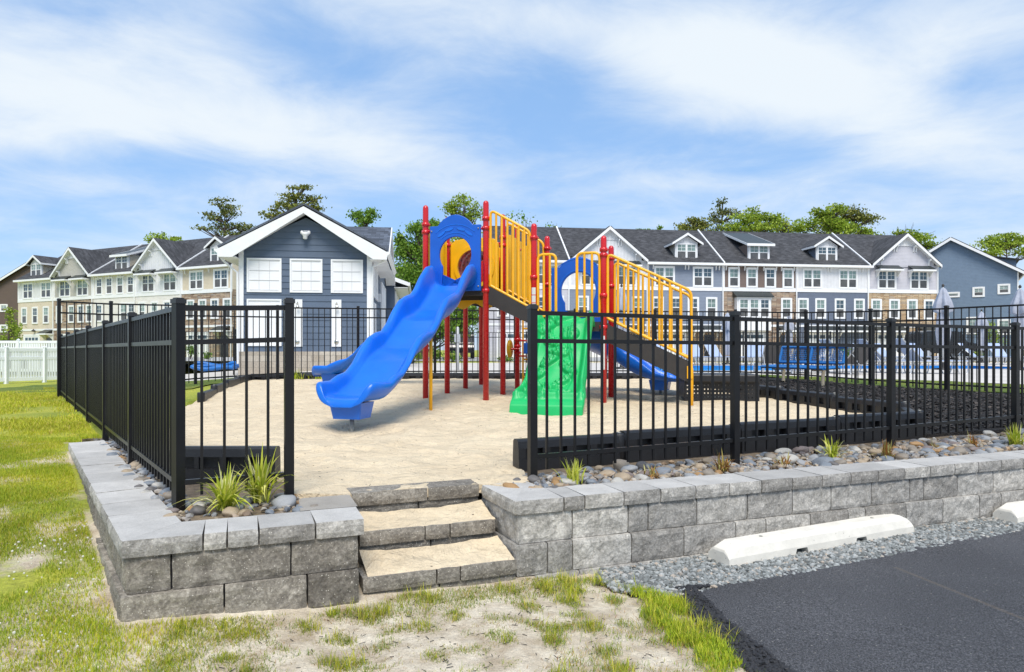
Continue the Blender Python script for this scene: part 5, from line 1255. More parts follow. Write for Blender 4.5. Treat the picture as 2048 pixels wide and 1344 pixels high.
# main roof with deep eaves, rake boards and soffits
sc4 = (APc+.12-EVc)/(WC/2); ovx, ovy = .55, .42
zE = EVc-ovx*sc4+.20; zR = APc+.34
m_ = MB()
for sg in (-1, 1):
    P = [(WC/2+sg*(WC/2+ovx), -ovy, zE), (WC/2, -ovy, zR), (WC/2, 5.6, zR), (WC/2+sg*(WC/2+ovx), 5.6, zE)]; m_.slab(P if sg > 0 else P[::-1], .06)
part('roof', m_, M['shingle_blue'], ch)
for sg in (-1, 1):
    m_ = MB(); xe = WC/2+sg*(WC/2+ovx+.01)
    m_.prism([(xe, -ovy-.045, zE-.30), (xe, -ovy-.045, zE-.055), (WC/2, -ovy-.045, zR-.055), (WC/2, -ovy-.045, zR-.27), (WC/2+sg*(WC/2+.12), -ovy-.045, zE-.30)], (0, .042, 0)); part('rake_board', m_, M['white'], ch)
    m_ = MB(); m_.prism([(WC/2+sg*(WC/2+.05), -ovy, zE-.13), (WC/2, -ovy, zR-.24), (WC/2, -ovy, zR-.22), (WC/2+sg*(WC/2+.05), -ovy, zE-.11)], (0, ovy-.025, 0))
    xa, xb = sorted((WC/2+sg*(WC/2+.0), WC/2+sg*(WC/2+ovx))); m_.box(xa+.004, xb-.004, -ovy+.004, 5.4, zE-.30, zE-.28); 
    for k in range(22): m_.box(xa+.01, xb-.01, -ovy+.05+k*.25, -ovy+.06+k*.25, zE-.306, zE-.2995)
    part('soffit', m_, M['white'], ch)
    m_ = MB(); x0 = WC/2+sg*(WC/2+ovx+.01); xa, xb = sorted((x0, x0+sg*.10)); m_.prism([(xa if sg > 0 else xb, -ovy-.05, zE-.19), (xb if sg > 0 else xa, -ovy-.05, zE-.10), (xb if sg > 0 else xa, -ovy-.05, zE-.045), (xa if sg > 0 else xb, -ovy-.05, zE-.045)], (0, 5.8, 0)); part('gutter', m_, M['white'], ch)
m_ = MB(); m_.tube([(-.5, -.3, zE-.3), (-.42, -.2, zE-.42), (-.05, -.1, zE-.75), (-.03, -.09, .3)], .04, 6); part('downspout', m_, M['white'], ch)
m_ = MB(); m_.tube([(WC+.5, -.2, zE-.3), (WC+.08, -.06, zE-.5), (WC+.06, -.09, .3)], .04, 6); part('downspout', m_, M['white'], ch)
# cross wing, its ridge runs left to right
m_ = MB(); z5 = 5.95; y5 = 6.3
m_.slab([(-.8, y5-3.4, zE+.02), (WC+.42, y5-3.4, zE+.02), (WC+.42, y5, z5), (-.8, y5, z5)], .06); m_.slab([(WC+.42, y5+3.4, zE+.02), (-.8, y5+3.4, zE+.02), (-.8, y5, z5), (WC+.42, y5, z5)], .06)
part('wing_roof', m_, M['shingle_blue'], ch)
m_ = MB(); m_.prism([(WC-.05, y5-3.0, EVc-.1), (WC-.05, y5+3.0, EVc-.1), (WC-.05, y5, z5-.2)], (.06, 0, 0)); part('wing_gable', m_, M['navy'], ch)
m_ = MB()
for sg in (-1, 1): m_.prism([(WC+.42, y5+sg*3.45, zE-.24), (WC+.42, y5+sg*3.45, zE+.0), (WC+.42, y5, z5-.0), (WC+.42, y5, z5-.24)], (.04, 0, 0)); m_.prism([(WC+.03, y5+sg*3.4, zE-.2), (WC+.03, y5, z5-.2), (WC+.03, y5, z5-.17), (WC+.03, y5+sg*3.4, zE-.17)], (.39, 0, 0))
part('wing_rake', m_, M['white'], ch)
# rear volume, a little wider
m_ = MB(); m_.box(WC-.2, WC+.42, 9.9, 16, -.2, EVc-.05); part('rear_wall', m_, M['navy'], ch)
m_ = MB(); m_.slab([(1.5, 9.6, 5.3), (1.5, 16.3, 5.3), (WC+1.05, 16.3, zE-.02), (WC+1.05, 9.6, zE-.02)][::-1], .06); part('rear_roof', m_, M['shingle_blue'], ch)
m_ = MB(); m_.box(WC+.4, WC+1.05, 9.6, 16.3, zE-.30, zE-.28); m_.prism([(WC+1.06, 9.55, zE-.22), (WC+1.06, 9.55, zE-.04), (1.5, 9.55, 5.28), (1.5, 9.55, 5.08)], (0, .045, 0)); m_.box(WC+1.055, WC+1.15, 9.6, 16.3, zE-.2, zE-.05); part('rear_soffit', m_, M['white'], ch)
# window panels on the front
def panel_win(x0, x1, z0, z1, nx_=3, nz_=3, name='window_panel', pos=0, axis='y'):
    m_ = MB(); tr = .05
    def B(a, b, d0, d1, c, d): m_.box(a, b, pos-d1, pos-d0, c, d) if axis == 'y' else m_.box(pos+d0, pos+d1, a, b, c, d)
    B(x0, x0+tr, -.01, .05, z0, z1); B(x1-tr, x1, -.01, .05, z0, z1); B(x0+tr, x1-tr, -.01, .052, z0, z0+tr); B(x0+tr, x1-tr, -.01, .052, z1-tr, z1); 
    w = part(name, m_, M['white'], ch); m_ = MB(); B(x0+tr, x1-tr, -.01, .022, z0+tr, z1-tr)
    link('shade', m_.mesh('shade', M['white_panel']), w); m_ = MB()
    for k in range(1, nx_): x = x0+tr+(x1-x0-2*tr)*k/nx_; B(x-.008, x+.008, .02, .031, z0+tr*1.6, z1-tr*1.6)
    for k in range(0, nz_+1 if nz_ else 0): z = z0+tr*1.5+(z1-z0-3*tr)*k/nz_; B(x0+tr*1.6, x1-tr*1.6, .02, .036, z-.010, z+.010)
    if nz_: link('grille', m_.mesh('grille', M['grey_grille']), w)
for a, b in ((.23, 1.31), (1.57, 2.60), (2.87, 3.90)): panel_win(a, b, 2.64, 3.74)
panel_win(.23, 1.31, .90, 2.42, 1, 0, 'blank_panel')
for xc in (1.81, 3.05):
    m_ = MB(); m_.box(xc-.155, xc+.155, -.05, .01, .88, 2.42); sb = part('shower_board', m_, M['white'], ch)
    m_ = MB(); m_.tube([(xc+.0, -.05, 2.30), (xc+.02, -.14, 2.32), (xc+.03, -.17, 2.26)], .012, 8); m_.lathe((xc+.03, -.17, 2.15), [(.055, 0), (.05, .03), (.02, .07), (.012, .1)], 12); m_.lathe((xc, -.058, 2.28), [(.035, 0), (.035, .012)], 12); link('shower_head', m_.mesh('shower_head', M['chrome']), sb)
    m_ = MB(); c = Vector((xc, -.052, 1.03)); m_.loft([[(xc+r*math.cos(q*.2618), y, 1.03+r*math.sin(q*.2618)) for q in range(24)] for r, y in ((.075, -.05), (.075, -.062), (.055, -.075), (.02, -.08))], sm=True); m_.tube([(xc, -.08, 1.03), (xc, -.105, 1.03), (xc+.05, -.11, 1.05)], .013, 8)
    link('push_valve', m_.mesh('push_valve', M['chrome']), sb)
# security lamp under the apex
m_ = MB(); m_.box(2.0, 2.16, -.06, -.02, 4.50, 4.66); m_.tube([(2.08, -.06, 4.58), (2.08, -.16, 4.56)], .02, 8); m_.lathe((2.08, -.2, 4.36), [(.05, 0), (.07, .02), (.075, .1), (.11, .14), (.12, .2), (.03, .22)], 12); m_.lathe((1.97, -.15, 4.52), [(.02, 0), (.05, .03), (.05, .09), (.02, .12)], 10); m_.lathe((2.19, -.15, 4.52), [(.02, 0), (.05, .03), (.05, .09), (.02, .12)], 10)
part('security_lamp', m_, M['white'], ch)
for a, b in ((.5, 1.5), (1.9, 2.9)): panel_win(a, b, 2.6, 3.7, pos=WC+.022, axis='x')
for a, b in ((.9, 1.9),): panel_win(a, b, .3, 2.4, 1, 0, 'side_door', pos=WC+.022, axis='x')
for k in range(5): panel_win(10.3+k*1.1, 11.2+k*1.1, 1.1, 3.6, pos=WC+.42, axis='x')
for k in range(3): panel_win(5.9+k*1.2, 6.9+k*1.2, 1.1, 3.6, pos=WC+.0, axis='x')
m_ = MB(); m_.box(WC+.02, WC+.14, 3.3, 3.45, 2.6, 2.9); part('side_lamp', m_, M['white'], ch)

# ------------------------------------------------------------------ trees
def quads(C, size, flat=0.0, asp=.6):
    n = len(C); a = rng.normal(size=(n, 3)); a[:, 2] *= (1-flat*.5); a /= np.linalg.norm(a, axis=1)[:, None]
    b = rng.normal(size=(n, 3)); b -= a*(a*b).sum(1)[:, None]; b /= np.linalg.norm(b, axis=1)[:, None]
    s = size*rng.uniform(.6, 1.3, (n, 1)); V = np.stack([C-a*s*.5-b*s*asp*.15, C-b*s*asp*.5+a*s*.1, C+a*s*.5, C+b*s*asp*.5+a*s*.05], 1).reshape(-1, 3)
    return V, np.arange(4*n).reshape(-1, 4)
def tree(label, px, Y, clumps, mat, zg=.1, leaf=.32, dens=1.0, sub=9, tr=.22, cat='tree', name='tree', group=None, limbs=True, flatc=.75, trunk_px=None, depth=.8):
    X = at(px, Y); r_ = root(name, label, cat, (X, Y, zg), 0, group); cs = []; ends = []
    if Y >= 80 and px > 1200 and len(clumps) > 3:
        xs_ = [c[0] for c in clumps]; lo = max(c[1]+c[3] for c in clumps); clumps = clumps+[(x_, lo+6, 26, 14) for x_ in np.linspace(min(xs_), max(xs_), max(2, int((max(xs_)-min(xs_))/26)))]
    for cx_, cy_, rx, ry in clumps:
        c = np.array([at(cx_, Y), Y+rng.uniform(-.3, .3)*rx/F*Y, zat(cy_, Y)]); rr = np.array([rx/F*Y, rx/F*Y*depth, ry/F*Y])
        vol = rr.prod(); K = max(4, int(sub*1.25))
        for k in range(K):
            d = rng.normal(size=3); d /= np.linalg.norm(d); q = c+d*rr*rng.uniform(.25, .88); srad = rr*rng.uniform(.34, .58)*np.array([1, 1, flatc]); ends.append(q)
            n = int(dens*34*(srad[0]*srad[2])/(leaf*leaf)*.9)+6; P = rng.normal(size=(n, 3))*.60; cs.append(q+P*srad)
    C = np.concatenate(cs)-np.array([X, Y, zg]); V, Fc = quads(C, leaf*.86)
    link('crown', npmesh('crown', V, Fc, mat), r_)
    top = max(e[2] for e in ends)-zg; low = min(e[2] for e in ends)-zg; m_ = MB()
    cxm_ = float(np.mean([e[0] for e in ends]))-X
    th = low+(top-low)*.62; P = [Vector((0, 0, -.3)), Vector((cxm_*.25, 0, th*.4)), Vector((cxm_*.6, 0, th*.75)), Vector((cxm_*.9, 0, th))]
    m_.tube(smooth(P, 4), [tr*(1-.06*i) for i in range(13)], 8)
    sm_ = smooth(P, 4)
    for e in ends[::1 if limbs else 4]:
        e = Vector(e)-Vector((X, Y, zg)); k = min(range(len(sm_)), key=lambda i: abs(sm_[i].z-(e.z-.35*abs(e.x-sm_[i].x)-.5)))
        a = sm_[k]; mid = (a+e)/2+Vector((0, 0, -.06*(e-a).length)); m_.tube([a, mid, e], [tr*.35, tr*.22, tr*.07], 5, cap=False)
    link('trunk', m_.mesh('trunk', M['bark'], fixn=False), r_); return r_
T = tree
T('tall dark pine with flat spreading limbs, left of the navy pool house', 450, 92, [(452, 408, 26, 14), (470, 425, 30, 14), (430, 432, 30, 12), (408, 458, 30, 8), (450, 450, 38, 14), (488, 455, 26, 12), (462, 468, 30, 10)], M['needle'], leaf=.42, dens=.75, sub=8, flatc=.45, name='pine_tree', tr=.3)
T('olive green pine rising behind the peak of the navy roof', 598, 80, [(600, 378, 26, 12), (585, 392, 34, 14), (622, 398, 24, 14), (560, 412, 26, 12), (545, 430, 24, 12), (590, 420, 36, 14), (625, 415, 24, 12)], M['needle_y'], leaf=.38, dens=.95, sub=8, flatc=.5, name='pine_tree', tr=.3)
T('light green treetop showing over the cream townhouse roof', 328, 98, [(325, 476, 26, 12), (350, 480, 20, 8), (305, 482, 12, 8)], M['leaf_y'], leaf=.40, dens=.7, name='leafy_tree')
T('leafy treetop over the right end of the navy roof', 728, 60, [(712, 430, 18, 14), (740, 428, 20, 14), (728, 440, 28, 12), (722, 470, 20, 24)], M['leaf'], leaf=.30, dens=.8, name='leafy_tree')
T('big bright green tree between the navy pool house and the blue slide', 838, 44, [(845, 460, 34, 22), (820, 500, 40, 34), (860, 520, 40, 40), (825, 560, 42, 40), (870, 590, 40, 36), (825, 630, 44, 36), (800, 480, 14, 16), (865, 450, 18, 16), (880, 660, 40, 30), (930, 640, 36, 40)], M['leaf'], leaf=.22, dens=.95, sub=13, name='leafy_tree')
T('sunlit tree whose top shows above the blue slide arch', 925, 56, [(925, 405, 30, 14), (905, 420, 24, 16), (945, 425, 26, 18), (925, 440, 36, 18), (925, 480, 36, 30), (920, 540, 40, 40), (925, 600, 36, 40)], M['leaf_y'], leaf=.26, dens=.62, name='leafy_tree')
T('dark rounded tree standing behind the bright green one', 812, 58, [(806, 540, 30, 30), (815, 600, 34, 44), (812, 660, 34, 30)], M['needle'], leaf=.26, dens=.7, name='leafy_tree')
def barebush(label, px, Y, cy, h, w, leafy=None, n=26):
    X = at(px, Y); z0 = 8.0; zt_ = zat(cy, Y); r_ = root('bare_tree', label, 'tree', (X, Y, .1)); m_ = MB(); m_.tube([(0, 0, -.2), (0, 0, 6), (0, 0, zt_-h-.1)], [.2, .15, .1], 6)
    for k in range(n):
        a = rng.uniform(-1, 1); e = Vector((a*w, rng.uniform(-1, 1)*w, zt_-.1-abs(a)*h*.5-rng.uniform(0, .4)*h)); s0 = Vector((0, 0, zt_-h-.1-rng.uniform(0, 1.5))); md = (s0+e)/2+Vector((0, 0, -.1*h)); m_.tube([s0, md, e], [.05, .035, .012], 4, cap=False)
    link('branches', m_.mesh('branches', M['twig'], fixn=False), r_)
    if leafy:
        C = np.concatenate([np.array([at(a, Y)-X, 0, zat(b, Y)-.1])+rng.normal(size=(int(60*c), 3))*np.array([c, c, c*.7]) for a, b, c in leafy]); V, Fc = quads(C, .3); link('crown', npmesh('crown', V, Fc, M['leaf']), r_)
barebush('thin half bare treetop above the yellow stair rails', 1050, 70, 430, 2.0, 1.3, [(1040, 432, .5), (1046, 440, .4), (1020, 432, .25)])
barebush('bare twiggy treetop over the grey roof, left of the white gable', 1112, 80, 442, 1.6, .9, [(1090, 456, .5), (1108, 457, .5), (1095, 458, .4)], 14)
barebush('bare twiggy treetop beside the last gable of the long row', 1805, 85, 448, 2.2, 2.6, None, 34)
T('small treetop peeping over the roof left of the first small dormer', 1285, 95, [(1282, 460, 10, 5), (1320, 457, 6, 6), (1300, 463, 16, 4)], M['leaf'], leaf=.35, dens=.7, name='leafy_tree')
T('low rounded olive pine behind the first small dormer', 1385, 90, [(1385, 446, 24, 11), (1368, 455, 22, 10), (1405, 452, 18, 12), (1390, 462, 34, 8)], M['needle_y'], leaf=.36, dens=1.2, flatc=.6, name='pine_tree', tr=.3)
T('tall open dark pine standing highest above the brown townhouse', 1440, 92, [(1438, 406, 18, 10), (1445, 422, 26, 12), (1425, 432, 20, 8), (1470, 428, 20, 10), (1440, 446, 22, 12)], M['needle'], leaf=.38, dens=.7, sub=7, flatc=.5, name='pine_tree', tr=.28)
T('bright green maple behind the shed dormer of the brown townhouse', 1512, 88, [(1515, 428, 26, 14), (1490, 440, 30, 16), (1540, 442, 26, 16), (1510, 456, 60, 12), (1465, 455, 22, 10)], M['leaf_y'], leaf=.38, dens=1.0, sub=10, name='leafy_tree')
T('dark pine half hidden by the bright green maple', 1562, 94, [(1562, 450, 20, 16), (1575, 460, 18, 10)], M['needle_y'], leaf=.36, dens=1.0, flatc=.5, name='pine_tree')
T('bright green tree around the largest olive pine, right of the maple', 1625, 86, [(1610, 452, 30, 16), (1640, 425, 24, 16), (1670, 415, 20, 12), (1660, 448, 40, 18), (1700, 455, 40, 14), (1735, 462, 18, 8)], M['leaf_y'], leaf=.38, dens=1.0, sub=9, name='leafy_tree')
T('largest olive pine, broad crown over the white and slate townhouse', 1690, 92, [(1665, 432, 30, 16), (1700, 428, 34, 14), (1725, 442, 28, 16), (1690, 450, 46, 16), (1710, 436, 24, 10)], M['needle_y'], leaf=.38, dens=1.3, flatc=.5, name='pine_tree', tr=.35)
T('light green tree between the last gable and the slate blue house', 1835, 84, [(1820, 470, 26, 12), (1845, 474, 26, 12), (1835, 485, 34, 14), (1800, 466, 16, 8), (1860, 490, 18, 12)], M['leaf_y'], leaf=.36, dens=.75, name='leafy_tree')
T('bright green trees showing over the slate blue house at the far right', 2010, 105, [(1985, 482, 24, 10), (2015, 476, 28, 10), (2045, 480, 30, 12), (2010, 490, 50, 10)], M['leaf_y'], leaf=.42, dens=1.0, name='leafy_tree')
T('feathery yellow green shrub tree in front of the dark brown house', 16, 46, [(10, 670, 22, 22), (26, 650, 14, 26), (4, 690, 26, 14), (30, 680, 10, 16), (20, 625, 12, 16)], M['leaf_y'], leaf=.2, dens=.45, name='leafy_tree', tr=.08)
for px, Y, cy, rx, ry, lab in [(822, 31, 705, 26, 18, 'green shrub beyond the fence at the right corner of the pool house'), (868, 34, 708, 16, 14, 'small green shrub beside the grey pole'), (905, 36, 712, 18, 10, 'low green shrub right of the grey pole'), (1010, 36, 716, 14, 8, 'low shrub behind the red posts'), (380, 44, 700, 12, 14, 'young green shrub seen through the low left fence'), (412, 46, 710, 10, 9, 'small shrub behind the rolled blue cover'),
    (1950, 40, 706, 14, 10, 'pale green shrub by the far fence, right side'), (1985, 55, 672, 20, 34, 'slender yellow green sapling before the slate blue house'), (1690, 40, 708, 12, 12, 'small shrub by the far fence behind the bench')]:
    T(lab, px, Y, [(px, cy, rx, ry), (px+rx*.4, cy+ry*.3, rx*.7, ry*.7)], M['leaf'] if 'pale' not in lab and 'yellow' not in lab else M['leaf_y'], zg=.2, leaf=.15, dens=.5, sub=6, name='shrub', cat='shrub', tr=.04)

# ------------------------------------------------------------------ pool furniture
def umbrella(px, Y, top_py, label, z0=.28):
    zt_ = zat(top_py, Y)-z0; r_ = root('closed_umbrella', label, 'umbrella', (at(px, Y), Y, z0)); m_ = MB(); m_.lathe((0, 0, 0), [(.025, 0), (.025, zt_-.05)], 10); part('pole', m_, M['alu'], r_)
    m_ = MB(); m_.lathe((0, 0, zt_-.06), [(.03, 0), (.045, .03), (.03, .07), (.01, .1)], 10); part('finial', m_, M['brown_steel'], r_)
    m_ = MB(); n = 48; rings = []
    for z, r, f in ((zt_-.10, .05, .0), (zt_-.16, .09, .12), (zt_-.55, .20, .28), (zt_-.80, .235, .34), (zt_-.86, .22, .32)):
        rings.append([((r*(1+f*math.sin(k/n*2*math.pi*6)))*math.cos(2*math.pi*k/n), (r*(1+f*math.sin(k/n*2*math.pi*6)))*math.sin(2*math.pi*k/n), z+.03*math.sin(k/n*2*math.pi*6)*(f > .3)) for k in range(n)])
    m_.loft(rings); part('top_flap', m_, M['canvas'], r_)
    m_ = MB(); rings = []
    for z, r, f in ((zt_-.62, .10, .15), (zt_-1.1, .15, .25), (zt_-1.5, .17, .30), (zt_-1.85, .14, .3), (zt_-1.95, .12, .3)):
        rings.append([((r*(1+f*math.sin(k/n*2*math.pi*7)))*math.cos(2*math.pi*k/n), (r*(1+f*math.sin(k/n*2*math.pi*7)))*math.sin(2*math.pi*k/n), z) for k in range(n)])
    m_.loft(rings); part('canopy', m_, M['canvas'], r_)
    m_ = MB(); m_.lathe((0, 0, 0), [(.25, 0), (.25, .05), (.06, .08), (.04, .3)], 16); part('base', m_, M['black_plastic'], r_)
umbrella(1886, 21.5, 570, 'left of the two big closed grey umbrellas, before the slate blue house')
umbrella(2040, 21.0, 572, 'closed grey umbrella at the right edge of the photo')
umbrella(1243, 22.5, 570, 'closed grey umbrella between the bars of the right stair rail')
umbrella(1963, 33, 620, 'small distant closed umbrella between the two big ones')
umbrella(1578, 36, 628, 'small distant closed umbrella behind the blue bench')
umbrella(1455, 30, 622, 'small closed umbrella behind the second post of the right fence')
def lounger():
    r_ = root('lounge_chair', '', 'lounge chair')
    for s in (-1, 1):
        m_ = MB(); m_.tube([(s*.30, -1.0, .33), (s*.30, .2, .33), (s*.30, .95, .33)], .018, 8); part('side_rail', m_, M['alu'], r_)
        for y in (-.8, .7): m_ = MB(); m_.tube(smooth([(s*.30, y-.16, .33), (s*.33, y-.1, .02), (s*.33, y+.1, .02), (s*.30, y+.16, .33)], 4), .014, 6); part('leg', m_, M['alu'], r_)
        m_ = MB(); m_.tube([(s*.28, .2, .33), (s*.28, .78, .92)], .016, 8); m_.tube([(s*.30, .85, .33), (s*.28, .55, .68)], .011, 6); part('back_frame', m_, M['alu'], r_)
    m_ = MB(); m_.slab([(-.28, -1.0, .36), (.28, -1.0, .36), (.28, .2, .36), (-.28, .2, .36)], .02); part('seat_sling', m_, M['sling_blue'], r_)
    m_ = MB(); m_.slab([(-.27, .2, .35), (.27, .2, .35), (.27, .77, .93), (-.27, .77, .93)], .02); part('back_sling', m_, M['sling_blue'], r_)
    return r_
L0_ = lounger(); first = True
loung = [(1375, 28.6, -12, 'far'), (1398, 29.2, 10, 'far'), (1438, 29.4, 15, 'far'), (1500, 28.6, -35, 'far'), (1530, 29.5, -20, 'far'), (1330, 29.4, 15, 'far'), (1962, 28.9, 40, 'raised pale blue sling lounge chair beside the small distant umbrella'), (1780, 29.2, 20, 'far'), (1730, 29.5, -10, 'far'), (2010, 29.4, 0, 'far'), (1850, 29.3, 12, 'far'),
         (1700, 19.3, 95, 'near'), (1775, 18.7, 92, 'near'), (1850, 18.0, 92, 'near')]
for i, (px, Y, a, lab) in enumerate(loung):
    o = L0_ if i == 0 else copy_tree(L0_)
    o.location = (at(px, Y), Y, .28); o.rotation_euler = (0, 0, R(a))
    o['label'] = {'far': 'pale blue lounge chair on the far side of the pool', 'near': 'low pale blue lounge chair in the row just beyond the grass strip'}.get(lab, lab)
    o['group'] = {'far': 'lounge chairs beyond the pool', 'near': 'lounge chairs on the near pool deck'}.get(lab, 'lounge chairs beyond the pool')
def greylounger(px, Y, a, lab):
    o = copy_tree(L0_); o.location = (at(px, Y), Y, .26); o.rotation_euler = (0, 0, R(a)); o['label'] = lab; o['group'] = 'grey sling chairs by the bench'; o.scale = (1.15, 1.0, .84)
    for c in [x for x in bpy.data.objects if x.parent == o and 'sling' in x.name]:
        c.data = c.data.copy(); c.data.materials[0] = M['sling_grey']
greylounger(1546, 18.6, 168, 'dark grey sling chair with raised back, just left of the blue bench'); greylounger(1600, 18.4, 175, 'dark grey sling chair directly behind the blue bench'); greylounger(1696, 17.9, 192, 'dark grey sling chair with raised back, just right of the blue bench')
# rolled pool cover, pole, car
pc = root('pool_cover', 'crumpled blue pool cover lying rolled beside the pool house', 'pool cover', (at(430, 20.8), 20.8, .28))
m_ = MB()
for k in range(5):
    P = [(x, .12*k-.2+.05*math.sin(x*3+k), .07+.13*((x/.6)**2)*.35+.05*(k % 3)+.03*math.sin(x*6+k*2)) for x in [-.62+.124*i for i in range(11)]]; m_.tube(P, [.05+.02*abs(math.sin(i*1.7+k)) for i in range(11)], 8)
part('folded_cover', m_, M['tarp'], pc)
gp_ = root('steel_pole', 'plain grey pole standing beyond the tall fence behind the slide', 'pole', (at(915, 21), 21, .25)); m_ = MB(); m_.lathe((0, 0, 0), [(.05, -.1), (.05, 1.35), (.03, 1.37), (.0, 1.38)], 12); part('pole', m_, M['gutter'], gp_); m_ = MB(); m_.box(-.09, .09, -.07, -.05, .9, 1.15); part('plate', m_, M['alu'], gp_)
def car(px, Y, a, label):
    r_ = root('parked_car', label, 'car', (at(px, Y), Y, .3), R(a)); m_ = MB()
    prof = [(-2.3, .45), (-2.35, .75), (-2.2, 1.0), (-1.9, 1.08), (-1.7, 1.7), (-1.4, 1.82), (.5, 1.82), (.8, 1.72), (1.2, 1.12), (2.1, 1.0), (2.3, .8), (2.32, .45), (1.9, .40), (-1.9, .40)]
    m_.prism([(x, -.92, z) for x, z in prof], (0, 1.84, 0)); b = part('body', m_, M['car_black'], r_, bev=.06)
    for pts in ([(-1.6, 1.15), (-1.48, 1.65), (-.75, 1.7), (-.75, 1.15)], [(-.65, 1.15), (-.65, 1.7), (.25, 1.7), (.25, 1.15)], [(.35, 1.15), (.35, 1.7), (.62, 1.66), (1.0, 1.18)]):
        m_ = MB(); m_.prism([(x, -.935, z) for x, z in pts], (0, .02, 0)); part('side_window', m_, M['darkglass'], r_)
    for x in (-1.45, 1.45):
        for y in (-.93, .73):
            m_ = MB(); m_.loft([[(x+.36*math.cos(q*.2618), y+t_, .36+.36*math.sin(q*.2618)) for q in range(24)] for t_ in (0, .2)]); w = part('wheel', m_, M['tyre'], r_)
            m_ = MB(); m_.loft([[(x+rr*math.cos(q*.2618), y-.012, .36+rr*math.sin(q*.2618)) for q in range(24)] for rr in (.01, .22)], caps=False); link('rim', m_.mesh('rim', M['alu'], fixn=False), w)
car(1880, 44, 3, 'black car parked beyond the far fence, in front of the tan stone townhouse')
car(922, 50, 95, 'dark car parked between the trees, seen past the red posts')

# ------------------------------------------------------------------ stones, plants, gravel, grass
def stone_mesh(i, mat):
    bm = bmesh.new(); bmesh.ops.create_icosphere(bm, subdivisions=3, radius=1)
    sx, sy, sz = rng.uniform(.8, 1.25), rng.uniform(.65, 1.0), rng.uniform(.48, .72)
    for v in bm.verts:
        n = noise.noise(v.co*1.1+Vector((i*7.3, i, 0))); v.co *= 1+.28*n; v.co.x *= sx; v.co.y *= sy; v.co.z *= sz
    for f in bm.faces: f.smooth = True
    me = bpy.data.meshes.new('river_stone'); bm.to_mesh(me); bm.free(); me.materials.append(mat); return me
SMS = [(stone_mesh(i, STONE[i % 8]), i % 8) for i in range(24)]
cname = ['slate grey', 'light grey', 'brown grey', 'tan', 'rusty orange', 'off white', 'dark grey', 'mauve brown']
placed = []
SPW = np.array([[.18, .24, .15, .12, .05, .12, .06, .08][i % 8] for i in range(24)]); SPW /= SPW.sum()
def scatter_stones(poly, n, smin, smax, bed, cols, clear=None):
    P = [Vector(p) for p in poly]; x0, x1 = min(p.x for p in P), max(p.x for p in P); y0, y1 = min(p.y for p in P), max(p.y for p in P); k = 0; tries = 0
    while k < n and tries < 60000:
        tries += 1; x, y = rng.uniform(x0, x1), rng.uniform(y0, y1)
        if not inpoly(x, y, poly): continue
        f = 1-.55*tries/60000 if tries > 4000 else 1; r = rng.uniform(smin, smax)**1.0*(f); r *= (1 if rng.random() > .25 else 1.35)
        if any((x-a)**2+(y-b)**2 < ((r+c)*.72)**2 for a, b, c in placed): continue
        placed.append((x, y, r)); me, c = SMS[int(rng.choice(cols, p=SPW))]
        o = link('river_stone', me, None, (x, y, H_up(x, y)-.03+r*.28), rng.uniform(0, 6.28)); o.scale = (r, r, r); o.rotation_euler = (rng.uniform(-.3, .3), rng.uniform(-.3, .3), rng.uniform(0, 6.28))
        tag(o, 'smooth %s river stone in the bed %s' % (cname[c], bed), 'stone', 'river stones '+bed); k += 1
    return k
vis_r = [(-.02, 4.58), (.10, 4.46), (6.3, 6.84), (6.7, 7.9), (4.4, 6.98), (.08, 5.05)]
vis_l = [(-1.86, 3.70), (-1.05, 4.03), (-1.40, 4.36), (-1.98, 4.20), (-4.10, 7.2), (-4.3, 7.0)]
k1 = scatter_stones(vis_l, 88, .026, .052, 'behind the left coping', list(range(24)))
k2 = scatter_stones(vis_r, 211, .030, .062, 'along the right fence', list(range(24)))
def pebbles(name, poly, n, smin, smax, mats, zf, label, cat, sq=.7, per=None, fcs=None):
    bm = bmesh.new(); bmesh.ops.create_icosphere(bm, subdivisions=1, radius=1); bv = np.array([v.co[:] for v in bm.verts]); bf = np.array([[v.index for v in f.verts] for f in bm.faces]); bm.free()
    P = np.array(poly, dtype=float); x0, y0 = P.min(0); x1, y1 = P.max(0); pts = []
    while len(pts) < n:
        x, y = rng.uniform(x0, x1), rng.uniform(y0, y1)
        if inpoly(x, y, poly) and (per is None or per(x, y)): pts.append((x, y))
    pts = np.array(pts); s = rng.uniform(smin, smax, n); th = rng.uniform(0, 6.28, n); V = np.repeat(bv[None], n, 0)*rng.uniform(.72, 1.28, (n, len(bv), 1)); sc_ = rng.uniform(.6, 1.3, (n, 1, 3)); sc_[:, :, 2] *= sq; V = V*sc_
    t2 = rng.uniform(-.6, .6, n)[:, None]; y_ = V[:, :, 1]*np.cos(t2)-V[:, :, 2]*np.sin(t2); z_ = V[:, :, 1]*np.sin(t2)+V[:, :, 2]*np.cos(t2)
    c, s_ = np.cos(th)[:, None], np.sin(th)[:, None]; X = V[:, :, 0]*c-y_*s_; Y = V[:, :, 0]*s_+y_*c
    Z = np.array([zf(x, y) for x, y in pts]); O = np.stack([X*s[:, None]+pts[:, 0:1], Y*s[:, None]+pts[:, 1:2], z_*s[:, None]+Z[:, None]+rng.uniform(-.2, .7, n)[:, None]*s[:, None]], 2)
    Fc = (bf[None]+np.arange(n)[:, None, None]*len(bv)).reshape(-1, 3); me = npmesh(name, O.reshape(-1, 3), Fc, mats); o = link(name, me); tag(o, label, cat, None, 'stuff'); return o
t = island_mat('pebble_mix', [(0, (.13, .14, .16)), (.3, (.24, .245, .25)), (.5, (.26, .21, .16)), (.65, (.36, .29, .20)), (.8, (.38, .36, .33)), (.93, (.34, .21, .1)), (1, (.13, .11, .10))], .6)
